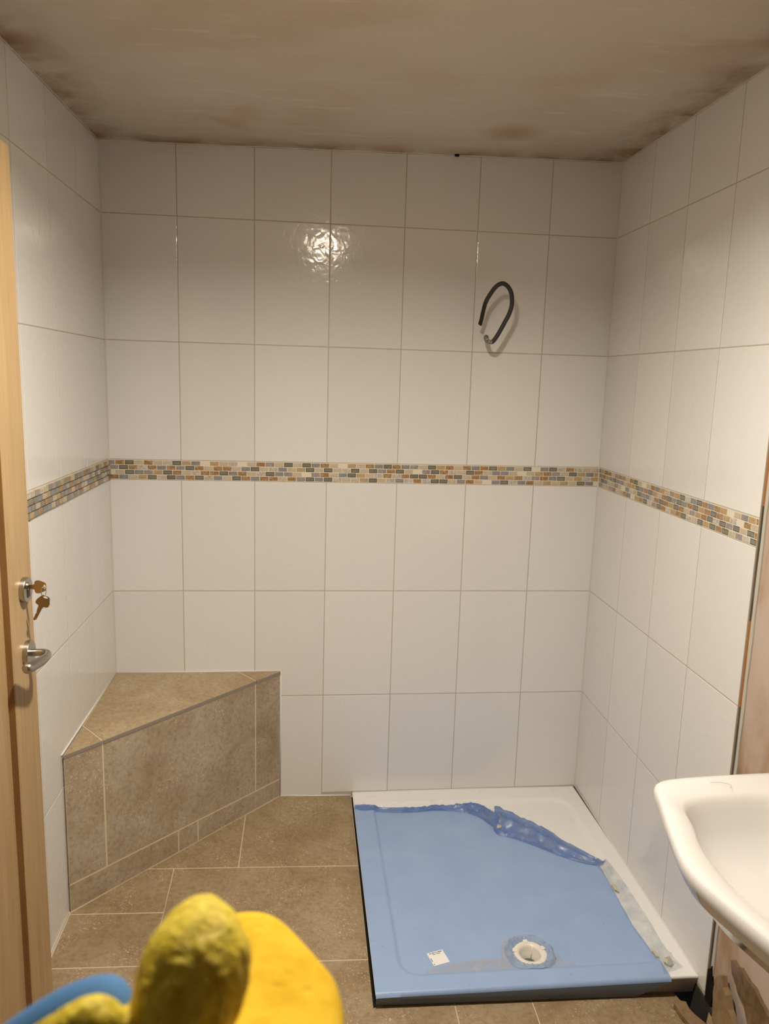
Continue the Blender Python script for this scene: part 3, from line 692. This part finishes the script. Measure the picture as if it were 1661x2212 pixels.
# paper sticker with printed lines
def on_film(p, off): return Vector((p.x, p.y, trayh(p.x, p.y) + FO + off))
S0 = Vector((1.018, -.851, 0)); SU = Vector((1.064, -.838, 0)) - S0; SV = Vector((1.031, -.899, 0)) - S0
def st(u, w_, off): return on_film(S0 + SU * u + SV * w_, off)
v = [st(*q, 0.0012) for q in ((0, 0), (1, 0), (1, 1), (0, 1))] + [st(*q, 0.0004) for q in ((0, 0), (1, 0), (1, 1), (0, 1))]
sticker = fparent(obj('sticker', meshpy('sticker', v, [(3, 2, 1, 0), (0, 1, 5, 4), (1, 2, 6, 5), (2, 3, 7, 6), (3, 0, 4, 7)]), M['paper']))
def printed(rects):
    v = []; f = []
    for (u0, u1, w0, w1) in rects:
        b = len(v); v += [st(u0, w0, .0014), st(u1, w0, .0014), st(u1, w1, .0014), st(u0, w1, .0014)]; f.append((b + 3, b + 2, b + 1, b))
    o = obj('printed_line', meshpy('printed_line', v, f), M['ink']); o.parent = sticker; return o
printed([(.12, .24, .07, .115), (.28, .46, .07, .115), (.50, .57, .07, .115), (.62, .92, .07, .115)])
printed([(.28, .48, .19, .22), (.52, .78, .19, .22)])
printed([(.05, .085, .42, .68)]); printed([(.05, .10, .86, .92)])

# ------------------------------------------------------------------ broken edge debris
def debris(name, label, cat, poly, place, T, m, group=None):
    o = slab(name, poly, place, T, 0.0004, m); c_ = sum((v_.co for v_ in o.data.vertices), Vector()) / len(o.data.vertices)
    for v_ in o.data.vertices: v_.co -= c_
    o.location = c_; tag(o, label, cat, group); return o
debris('broken_tile', 'jagged brown tile offcut beside the hole, cracked off the floor', 'tile fragment', [(1.652, -1.022), (1.662, -1.012), (1.688, -1.017), (1.686, -1.040), (1.692, -1.058), (1.708, -1.088), (1.694, -1.15), (1.662, -1.145), (1.664, -1.10), (1.655, -1.06)], lambda u, v_, d: Vector((u, v_, floorz(u, v_) + 0.0165 + d - (u - 1.66) * .05)), 0.013, M['oldwood'])
debris('broken_tile', 'pale brown tile offcut lying between the hole and the wall', 'tile fragment', [(1.706, -1.088), (1.7285, -1.058), (1.728, -1.16), (1.69, -1.17)], lambda u, v_, d: Vector((u, v_, floorz(u, v_) + 0.021 + d)), 0.016, M['stone'])
wallp = lambda off: (lambda u, v_, d: FR.p(u, v_, off + d))
debris('broken_board', 'splintered light brown board leaning against the plaster under the basin', 'board', [(1.098, .088), (1.106, .104), (1.119, .112), (1.132, .092), (1.150, .086), (1.168, .062), (1.205, .045), (1.270, .025), (1.27, -.030), (1.165, -.032), (1.120, -.012), (1.108, .03), (1.101, .05)], lambda u, v_, d: FR.p(u, v_, 0.020 + d + max(0, .1 - v_) * .10), 0.016, M['oldwood'])
debris('broken_board', 'dark rotten skirting board stub on the plaster below the basin', 'board', [(1.122, .158), (1.130, .166), (1.150, .164), (1.163, .172), (1.200, .166), (1.222, .170), (1.25, .158), (1.30, .150), (1.42, .14), (1.42, .0), (1.27, .030), (1.235, .052), (1.21, .070), (1.19, .098), (1.163, .104), (1.146, .124), (1.134, .128)], lambda u, v_, d: FR.p(u, v_, 0.002 + d), 0.011, M['oldwood2'])
o = slab('broken_wall_core', [(1.03, -.12), (1.062, -.12), (1.058, -.02), (1.066, .02), (1.052, .035), (1.044, .075), (1.036, .05), (1.03, .055)], lambda u, v_, d: FR.p(u, v_, 0.0006 + d), 0.006, 0.0005, M['black'], wall_right)
tag(o, 'black gap broken into the wall foot')
o = slab('pit_shade_sheet', [(.80, -.36), (1.25, -.36), (1.25, -.034), (.80, -.034)], lambda u, v_, d: FR.p(u, v_, 0.0006 + d), 0.008, 0.0005, M['pit'], wall_right)  # dark sheet added over the wall so the hole looks shaded
tag(o, 'dark sheet added as shade in the hole under the tiles')

# ------------------------------------------------------------------ wash basin
basin = empty('wash_basin', (1.52, -1.62, floorz(1.52, -1.62))); tag(basin, 'white ceramic wash basin on the right wall', 'basin')
sinv = Matrix.Translation(-Vector(basin.location))
def sparent(o, par=None): o.parent = par or basin; o.matrix_parent_inverse = sinv; return o
ZR = 0.78; YC = -1.625; XW = 1.706
def rim_out(t):
    """outline from the far wall end, round the bowed front, to the near wall end; t in 0..1"""
    pts = [(XW, -1.330), (1.60, -1.333), (1.50, -1.338), (1.43, -1.343), (1.385, -1.349), (1.360, -1.362), (1.349, -1.385), (1.341, -1.42), (1.318, -1.50), (1.298, -1.58), (1.293, -1.625)]
    pts = pts + [(x, 2 * YC - y) for x, y in reversed(pts[:-1])]
    return pts
outer = [Vector((p.x, p.y, 0)) for p in spline([(x, y, 0) for x, y in rim_out(0)], 4)]
NO = len(outer)
def ring_from(scale_in, dz, cx=1.545, cy=YC, back=None):
    r = []
    for p in outer:
        d = Vector((p.x - cx, p.y - cy, 0)); q = Vector((cx, cy, 0)) + d * scale_in
        if back is not None: q.x = min(q.x, back)
        r.append(Vector((q.x, q.y, ZR + dz)))
    return r
inner_pts = [(1.625, -1.43), (1.56, -1.412), (1.49, -1.411), (1.435, -1.416), (1.402, -1.428), (1.383, -1.452), (1.372, -1.50), (1.355, -1.56), (1.350, -1.625)]
inner_pts = inner_pts + [(x, 2 * YC - y) for x, y in reversed(inner_pts[:-1])]
isp = spline([(x, y, 0) for x, y in inner_pts], 40)
# resample inner curve to NO points
def resample(path, n):
    ds = [0]; 
    for a, b in zip(path, path[1:]): ds.append(ds[-1] + (b - a).length)
    out = []
    for i in range(n):
        s = ds[-1] * i / (n - 1); k = max(j for j in range(len(ds)) if ds[j] <= s + 1e-9); k = min(k, len(path) - 2)
        t = (s - ds[k]) / max(ds[k + 1] - ds[k], 1e-9); out.append(path[k].lerp(path[k + 1], t))
    return out
outer = resample(outer, 90); NO = 90
innr = resample(isp, 90)
def mixring(t, z, sc=1.0, cc=(1.50, YC)):
    return [Vector((o_.x + (i_.x - o_.x) * t, o_.y + (i_.y - o_.y) * t, ZR + z)) for o_, i_ in zip(outer, innr)]
def shrink(t, z, cc=(1.50, YC)):
    return [Vector((cc[0] + (i_.x - cc[0]) * t, cc[1] + (i_.y - cc[1]) * t, ZR + z)) for i_ in innr]
def under(t, z, cc=(1.58, YC)):
    r = []
    for o_ in outer:
        x = cc[0] + (o_.x - cc[0]) * t; x = x if o_.x < XW - .05 else o_.x
        r.append(Vector((min(x, XW), cc[1] + (o_.y - cc[1]) * t, ZR + z)))
    return r
rings = [under(0.30, -0.19), under(0.55, -0.165), under(0.78, -0.105), under(0.90, -0.062), under(0.955, -0.048), under(0.965, -0.042), under(0.985, -0.030), under(1.0, -0.018), mixring(0.0, -0.010), mixring(0.03, -0.003), mixring(0.10, 0.002), mixring(0.25, 0.0025), mixring(0.55, -0.001), mixring(0.82, -0.004), mixring(0.93, -0.008), mixring(1.0, -0.016), shrink(0.96, -0.030), shrink(0.90, -0.060), shrink(0.78, -0.095), shrink(0.58, -0.120), shrink(0.30, -0.132), shrink(0.08, -0.136)]
v = [p for r in rings for p in r]; f = []
for i in range(len(rings) - 1):
    for k in range(NO - 1): f.append((i * NO + k, i * NO + k + 1, (i + 1) * NO + k + 1, (i + 1) * NO + k))
# close the wall side (deck between the ends of the horseshoe)
for i in range(len(rings) - 1): f.append((i * NO + NO - 1, i * NO, (i + 1) * NO, (i + 1) * NO + NO - 1))
f.append(tuple(range((len(rings) - 1) * NO, len(rings) * NO))); f.append(tuple(reversed(range(NO))))
me = meshpy('bowl', v, f); bm = bmesh.new(); bm.from_mesh(me); bmesh.ops.recalc_face_normals(bm, faces=bm.faces); bm.to_mesh(me); bm.free()
sparent(autosmooth(obj('bowl', me, M['ceramic']), 60))
sparent(lathe('waste', [(0.030, -0.002), (0.029, 0.002), (0.018, 0.001), (0.016, -0.006)], M['chrome'], None, 28, Matrix.Translation((1.50, YC, ZR - 0.134)), False))
# tap hole and pedestal
sparent(lathe('tap_hole_cap', [(0.016, 0.0), (0.016, 0.0035), (0.012, 0.005)], M['chrome'], None, 24, Matrix.Translation((1.672, YC, ZR - 0.004))))
pv = []
prof = [(-0.06, .115, .10), (0.02, .105, .095), (0.25, .085, .085), (0.50, .095, .10), (0.595, .11, .125)]
pf = []; PS = 24
for z, rx, ry in prof:
    for k in range(PS + 1):
        a = math.pi / 2 + math.pi * k / PS; pv.append((1.66 + rx * math.cos(a), YC + ry * math.sin(a), z))
for i in range(len(prof) - 1):
    for k in range(PS): pf.append((i * (PS + 1) + k, i * (PS + 1) + k + 1, (i + 1) * (PS + 1) + k + 1, (i + 1) * (PS + 1) + k))
    pf.append((i * (PS + 1) + PS, i * (PS + 1), (i + 1) * (PS + 1), (i + 1) * (PS + 1) + PS))
sparent(autosmooth(obj('pedestal', meshpy('pedestal', pv, pf), M['ceramic']), 60))
# fine hair lying on the rim
hair = tube('hair', [(1.470, -1.372, ZR + .0035), (1.492, -1.374, ZR + .0037), (1.505, -1.384, ZR + .0037), (1.498, -1.396, ZR + .0035)], 0.00024, M['cable'], None, 4, 6)
sparent(hair)

# ------------------------------------------------------------------ cable out of the back wall
cable = empty('power_cable', (1.2976, -0.001, 1.7027)); tag(cable, 'grey black power cable looping out of the back wall with stripped end', 'cable')
cinv = Matrix.Translation(-Vector(cable.location))
def cparent(o): o.parent = cable; o.matrix_parent_inverse = cinv; return o
CP = [(1.2976, 0.004, 1.7027), (1.286, -0.05, 1.6966), (1.2800, -0.083, 1.6916), (1.2859, -0.094, 1.6837), (1.2964, -0.097, 1.6831), (1.3062, -0.1, 1.6948), (1.3201, -0.103, 1.7196), (1.3351, -0.106, 1.7503), (1.346, -0.108, 1.7733), (1.3528, -0.11, 1.7975), (1.3532, -0.112, 1.8214), (1.3484, -0.113, 1.8451), (1.3362, -0.113, 1.864), (1.3202, -0.112, 1.8731), (1.3051, -0.11, 1.869), (1.2926, -0.106, 1.8571), (1.2823, -0.1, 1.8408), (1.2736, -0.094, 1.8246), (1.2690, -0.089, 1.8120)]
cparent(tube('sheath', CP[3:], 0.0073, M['cable'], None, 12, 6))
cparent(tube('dusty_sheath', CP[:5], 0.0076, M['dust'], None, 12, 6))
END = [(1.2710, -0.0905, 1.8170), (1.2673, -0.088, 1.8053), (1.264, -0.08, 1.7816), (1.262, -0.07, 1.7579), (1.2599, -0.062, 1.7420)]
for (ox, oy, r_, m_, cut) in ((-0.0036, -0.001, 0.0040, 'core_black', 0), (0.0008, -0.0034, 0.0036, 'core_black', .004), (0.0040, -0.0010, 0.0031, 'core_brown', .002), (0.0060, 0.0012, 0.0020, 'copper', -.001)):
    pts = [Vector((x + ox, y_ + oy, z)) for x, y_, z in END]; pts[-1].z -= cut
    cparent(tube('wire_core', pts, r_, M[m_], None, 8, 6))
for k in range(5):
    a = random.uniform(0, 6.28)
    cparent(tube('copper_strand', [Vector(END[-1]) + Vector((0.002 * math.cos(a), 0, 0.002)), Vector(END[-1]) + Vector((0.0035 * math.cos(a), -0.001, -0.005 - .002 * random.random()))], 0.0006, M['copper'], None, 5, 1))
cparent(lathe('cable_hole', [(0.0085, 0.0), (0.0085, 0.0006)], M['black'], None, 18, Matrix.Translation((1.2976, -0.0002, 1.7027)) @ Matrix.Rotation(math.pi / 2, 4, 'X')))

# ------------------------------------------------------------------ door against the left wall
door = empty('door_1', (0.08, -1.44, -0.01)); tag(door, 'pine panelled door folded back along the left wall', kind='structure')
dinv = Matrix.Translation(-Vector(door.location))
def dparent(o, par=None): o.parent = par or door; o.matrix_parent_inverse = dinv; return o
DX0, DX1, DY0, DY1, DZ0, DZ1 = 0.060, 0.100, -1.82, -1.0595, -0.012, 1.967
for y0, y1 in ((DY1 - 0.125, DY1), (DY0, DY0 + 0.125)): dparent(box('stile', DX0, DX1, y0, y1, DZ0, DZ1, M['wood'], None, 0.004))
for z0, z1 in ((DZ1 - .125, DZ1 - .0005), (DZ0, DZ0 + .20)): dparent(box('rail', DX0 + .0005, DX1 - .0005, DY0 + .125, DY1 - .125, z0, z1, M['wood'], None, 0.003))
for z0, z1 in ((DZ0 + .19, DZ1 - .115),): dparent(box('panel', DX0 + .012, DX1 - .013, DY0 + .12, DY1 - .12, z0, z1, M['wood'], None, 0.001))
dparent(box('groove_shade_strip', DX1 - 0.0128, DX1 - 0.0008, DY1 - .1268, DY1 - .1252, DZ0 + .2, DZ1 - .125, M['wood_shade']))  # dark strip painting the shade on the stile's inner side
dparent(box('hinge', DX0 - .004, DX0 + .012, DY0 - .014, DY0 + .002, 1.70, 1.80, M['steel'], None, 0.002)); dparent(box('hinge', DX0 - .004, DX0 + .012, DY0 - .014, DY0 + .002, 0.15, 0.25, M['steel'], None, 0.002))
KX, KY, KZ, HZ = DX1, -1.112, 1.102, 0.967
RY = Matrix.Rotation(math.pi / 2, 4, 'Y')
def rose(name, z): return dparent(lathe(name, [(0.0262, 0.0), (0.0262, 0.0088), (0.0252, 0.0102), (0.0, 0.0104)], M['steel'], None, 40, Matrix.Translation((KX, KY, z)) @ RY))
lock = rose('lock_escutcheon', KZ); lever_rose = rose('handle_rose', HZ)
autosmooth(lock, 35); autosmooth(lever_rose, 35)
def lsub(o, par): o.parent = par; return o
# euro profile cylinder face (round head over a narrow slot)
prof = [(0.0085 * math.cos(a), 0.0085 * math.sin(a) + 0.007) for a in [math.radians(-62 + i * (304 / 20)) for i in range(21)]]
prof = prof + [(-0.005, -0.014), (-0.0035, -0.0165), (0.0035, -0.0165), (0.005, -0.014)]
me = meshpy('cylinder', [(KX + 0.0128, KY + a, KZ + b) for a, b in prof] + [(KX + 0.009, KY + a, KZ + b) for a, b in prof], [tuple(range(len(prof)))] + [(i, (i + 1) % len(prof), (i + 1) % len(prof) + len(prof), i + len(prof)) for i in range(len(prof))])
lsub(obj('cylinder', me, M['steel']), lock)
lsub(box('keyway', KX + .0122, KX + .0132, KY - .0014, KY + .0014, KZ - .014, KZ + .002, M['black']), lock)
# lever
neck = [(KX + .008, KY, HZ), (KX + .022, KY, HZ + .0005), (KX + .036, KY - .002, HZ + .001), (KX + .045, KY - .010, HZ + .0005), (KX + .047, KY - .026, HZ - .001)]
lever = dparent(tube('lever_handle', neck + [(KX + .0425, KY - .045, HZ - .002), (KX + .036, KY - .066, HZ - .002), (KX + .0315, KY - .080, HZ - .002), (KX + .0275, KY - .091, HZ - .002)],
    lambda t: 0.0076 if t < .45 else (0.0076 + 0.0038 * math.sin(min((t - .45) / .42, 1) * math.pi / 2)) * (1 if t < .875 else math.sqrt(max(0.004, 1 - ((t - .875) / .125) ** 2))), M['steel'], None, 18, 8))
# keys
keys = empty('key_set', (KX + .012, KY, KZ + .004)); tag(keys, 'brass door keys on a small ring in the lock', 'keys')
kinv = Matrix.Translation(-Vector(keys.location))
def kparent(o): o.parent = keys; o.matrix_parent_inverse = kinv; return o
def key_mesh(name, mtx):
    out = [(-.011, .001), (-.0135, .004), (-.0135, .010), (-.0085, .0215), (-.006, .0235), (.006, .0235), (.0085, .0215), (.0135, .010), (.0135, .004), (.011, .001), (.0055, .0), (.0042, -.004), (.0042, -.030), (.001, -.034), (-.0015, -.0325), (-.0024, -.028), (-.0015, -.025), (-.0028, -.021), (-.0018, -.017), (-.0034, -.012), (-.0042, -.008), (-.0042, -.004), (-.0055, 0.0)]
    hole_ = [(0.0034 * math.cos(a) * 1.5, .0205 + .0024 * math.sin(a)) for a in [2 * math.pi * i / 10 for i in range(10)]]
    bm = bmesh.new(); ov = [bm.verts.new((x, 0, z)) for x, z in out]; hv = [bm.verts.new((x, 0, z)) for x, z in hole_]
    es = [bm.edges.new((a, b)) for lp in (ov, hv) for a, b in zip(lp, lp[1:] + lp[:1])]
    bmesh.ops.triangle_fill(bm, use_beauty=True, edges=es)
    r = bmesh.ops.extrude_face_region(bm, geom=bm.faces[:]); bmesh.ops.translate(bm, vec=(0, .0021, 0), verts=[g_ for g_ in r['geom'] if isinstance(g_, bmesh.types.BMVert)])
    bmesh.ops.recalc_face_normals(bm, faces=bm.faces); bmesh.ops.transform(bm, matrix=mtx, verts=bm.verts)
    me = bpy.data.meshes.new(name); bm.to_mesh(me); bm.free(); return obj(name, me, M['brass'])
# key in the lock: shank along +X, bow standing out, flat face turned to the viewer
kparent(key_mesh('key', Matrix.Translation((KX + .0225, KY - .001, KZ + .006)) @ Matrix.Rotation(math.radians(90), 4, 'Y') @ Matrix.Diagonal((1, 1, 0.98, 1))))
ring_c = Vector((KX + .0405, KY - .001, KZ - .004))
rp = [ring_c + Vector((0.0055 * math.sin(a) * .6, 0.0055 * math.sin(a) * .8, 0.0095 * math.cos(a))) for a in [2 * math.pi * i / 24 for i in range(25)]]
kparent(tube('split_ring', rp, 0.0008, M['chrome'], None, 8, 1, cap=False))
kparent(key_mesh('key', Matrix.Translation((KX + .0345, KY - .003, KZ - .034)) @ Matrix.Rotation(math.radians(28), 4, 'Y') @ Matrix.Rotation(math.radians(8), 4, 'Z')))

# ------------------------------------------------------------------ ceiling lamp (above the viewer's frame)
lamp = empty('ceiling_light', (LAMP.x, LAMP.y, ceilz(LAMP.x, LAMP.y))); tag(lamp, 'small round white downlight in the plaster ceiling', 'ceiling light')
hz = ceilz(LAMP.x, LAMP.y) - LAMP.z
lathe('housing', [(0.062, 0.0), (0.062, -hz + .001), (0.056, -hz - 0.004), (0.052, -hz - 0.004), (0.050, -hz + .004)], M['white_metal'], lamp, 40, None, False)
lathe('diffuser', [(0.050, -hz + .004), (0.050, -hz + .006)], M['lamp_glow'], lamp, 40)
tube('reflection_ring', [(0.053 * math.cos(a), 0.053 * math.sin(a), -hz - .012) for a in [2 * math.pi * i / 40 for i in range(41)]], 0.008, M['lamp_glow'], lamp, 8, 1, cap=False)  # glowing ring added so the lamp shows as a reflection in the tiles

# ------------------------------------------------------------------ sponge and gloved hand
HO = CAM + FW * 0.29 + AX * (-0.0764) + UP * (-0.1940)
HR = Matrix(((AX.x, UP.x, FW.x), (AX.y, UP.y, FW.y), (AX.z, UP.z, FW.z)))
def hw(p): return HO + HR @ Vector(p)
def hl(x, y_, d):      # millimetre-true local metres of the hand block (right, up, away)
    return Vector(((x - 830.5) * d / 1634.95 + 0.0764, -(y_ - 1106) * d / 1634.95 + 0.1940, d - 0.29))
def blobs(name, chains, voxel, m, disp=0.0, freq=200, smooth=6):
    bm = bmesh.new()
    for ch in chains:
        pts = [Vector((p[0], p[1], p[2], )) for p in ch]; rad = [p[3] for p in ch]
        sc = spline([tuple(p) for p in pts], 7); n = len(sc)
        for i, p in enumerate(sc):
            t = i / (n - 1) * (len(rad) - 1); k = min(int(t), len(rad) - 2); r = rad[k] + (rad[k + 1] - rad[k]) * (t - k)
            bmesh.ops.create_icosphere(bm, subdivisions=2, radius=r, matrix=Matrix.Translation(p))
    me = bpy.data.meshes.new(name + '_src'); bm.to_mesh(me); bm.free()
    o = bpy.data.objects.new(name + '_src', me); link(o)
    rm = o.modifiers.new('r', 'REMESH'); rm.mode = 'VOXEL'; rm.voxel_size = voxel
    sm = o.modifiers.new('s', 'SMOOTH'); sm.factor = 0.5; sm.iterations = smooth
    dg = bpy.context.evaluated_depsgraph_get(); me2 = bpy.data.meshes.new_from_object(o.evaluated_get(dg)); me2.name = name
    bpy.data.objects.remove(o); bpy.data.meshes.remove(me)
    if disp:
        nr = [v_.normal.copy() for v_ in me2.vertices]
        for v_, n_ in zip(me2.vertices, nr):
            q = v_.co; a = noise.noise(q * freq) * 0.6 + noise.noise(q * freq * 2.1) * 0.4
            v_.co = q + n_ * a * disp
    me2.materials.clear()
    return obj(name, me2, m, None, True)
sponge = empty('tiling_sponge', hw((0.03, -0.03, 0.04))); tag(sponge, 'large yellow foam sponge held by the gloved hand', 'sponge')
spts = [(330, 2190), (352, 2110), (395, 2035), (445, 1985), (490, 1963), (525, 1956), (565, 1957), (602, 1972), (645, 2012), (690, 2062), (722, 2102), (738, 2150), (745, 2215), (744, 2290), (735, 2370), (700, 2440), (620, 2480), (500, 2485), (400, 2455), (345, 2380), (325, 2280)]
SD = 0.325
def sdep(y_): return 0.298 + (2212 - y_) * 0.00026
so = [hl(x, y_, sdep(y_)) for x, y_ in spts]; so = spline([tuple(p) for p in so] + [tuple(so[0])], 5)[:-1]
cen = sum(so, Vector()) / len(so); v = []; f = []
SNRM = Vector((0, -0.80, 0.60))
for (s_, dz) in ((0.15, -.001), (0.6, -.001), (0.86, 0.0), (0.94, .002), (0.985, .006), (1.0, .012), (1.0, .034), (0.985, .040), (0.94, .0445), (0.86, .047), (0.5, .048), (.15, .048)):
    for p in so:
        q = cen + (p - cen) * s_ + SNRM * dz
        v.append(tuple(q))
ns = len(so)
for r in range(11):
    for k in range(ns): k2 = (k + 1) % ns; f.append((r * ns + k, r * ns + k2, (r + 1) * ns + k2, (r + 1) * ns + k))
f.append(tuple(reversed(range(ns)))); f.append(tuple(range(11 * ns, 12 * ns)))
me = meshpy('foam_block', [hw(p) for p in v], f); bm = bmesh.new(); bm.from_mesh(me); bmesh.ops.recalc_face_normals(bm, faces=bm.faces); bm.to_mesh(me); bm.free()
foam = autosmooth(obj('foam_block', me, M['sponge']), 70); foam.parent = sponge; foam.matrix_parent_inverse = Matrix.Translation(-Vector(sponge.location))

hand = empty('gloved_hand', hw((-0.02, -0.06, 0.0))); tag(hand, 'hand in a yellow latex and blue knit work glove gripping the sponge', 'hand')
hinv = Matrix.Translation(-Vector(hand.location))
def hparent(o, par=None): o.parent = par or hand; o.matrix_parent_inverse = hinv; return o
def hc(*pts):   # chain of (px, py, depth, radius)
    return [tuple(hw(hl(x, y_, d))) + (r,) for x, y_, d, r in pts]
thumb = hc((437, 1990, .287, .0096), (434, 2012, .284, .0128), (430, 2050, .278, .0174), (424, 2092, .272, .0206), (408, 2145, .267, .0205), (388, 2210, .263, .0178), (372, 2290, .272, .0190), (340, 2380, .280, .022))
heel = hc((20, 2350, .252, .0115), (80, 2300, .250, .0112), (140, 2256, .249, .0106), (185, 2226, .249, .0100), (207, 2216, .250, .0092), (212, 2260, .256, .011), (235, 2340, .268, .017))
palm = hc((250, 2330, .276, .020), (330, 2400, .290, .025), (420, 2500, .31, .026), (470, 2560, .335, .022))
palm2 = hc((180, 2330, .275, .018), (240, 2430, .285, .025), (330, 2520, .300, .026), (430, 2600, .325, .020))
def finger(off, k):
    return hc((430 + off, 2560 - 6 * k, .33, .0105), (500 + off, 2560 - 18 * k, .372, .0098), (560 + off, 2480 - 20 * k, .402, .0094), (600 + off, 2380 - 22 * k, .408, .0088), (625 + off, (2310, 2286, 2296, 2340)[k], .404, .0078))
fingers = [finger(95 - 84 * k, k) for k in range(4)]
hparent(blobs('glove_coating', [thumb, heel, palm, palm2] + fingers, 0.0016, M['latex'], 0.0007, 260, 6))
# knit back of the glove: thick cloth arching behind the coated heel of the hand, running on to the cuff
arch = [(-40, 2262), (30, 2206), (90, 2166), (140, 2138), (185, 2120), (225, 2112), (255, 2118), (274, 2142), (282, 2180), (284, 2230), (284, 2300)]
v = []; f = []; ap = spline([(x, y_, 0) for x, y_ in arch], 5); D = [(.266, 74), (.268, 50), (.273, 20), (.280, 0), (.290, 10), (.302, 40)]
for d, dy in D:
    for p in ap: v.append(hw(hl(p.x, p.y + dy, d)))
na = len(ap)
for r in range(len(D) - 1):
    for k in range(na - 1): f.append((r * na + k, r * na + k + 1, (r + 1) * na + k + 1, (r + 1) * na + k))
gb = obj('glove_back', meshpy('glove_back', v, f), M['knit'], None, True)
sd = gb.modifiers.new('thick', 'SOLIDIFY'); sd.thickness = 0.004; sd.offset = 0
sbv = gb.modifiers.new('round', 'SUBSURF'); sbv.levels = 1; sbv.render_levels = 1
hparent(gb)
cuff = hc((230, 2420, .285, .030), (130, 2560, .285, .031), (0, 2760, .29, .032), (-160, 3000, .30, .034))
hparent(blobs('knit_cuff', [cuff], 0.003, M['knit'], 0.0, 100, 4))
arm = hc((-160, 3000, .30, .036), (-500, 3500, .32, .042), (-900, 4100, .35, .046))
hparent(blobs('sleeve', [arm], 0.004, M['cable'], 0.0, 100, 4))
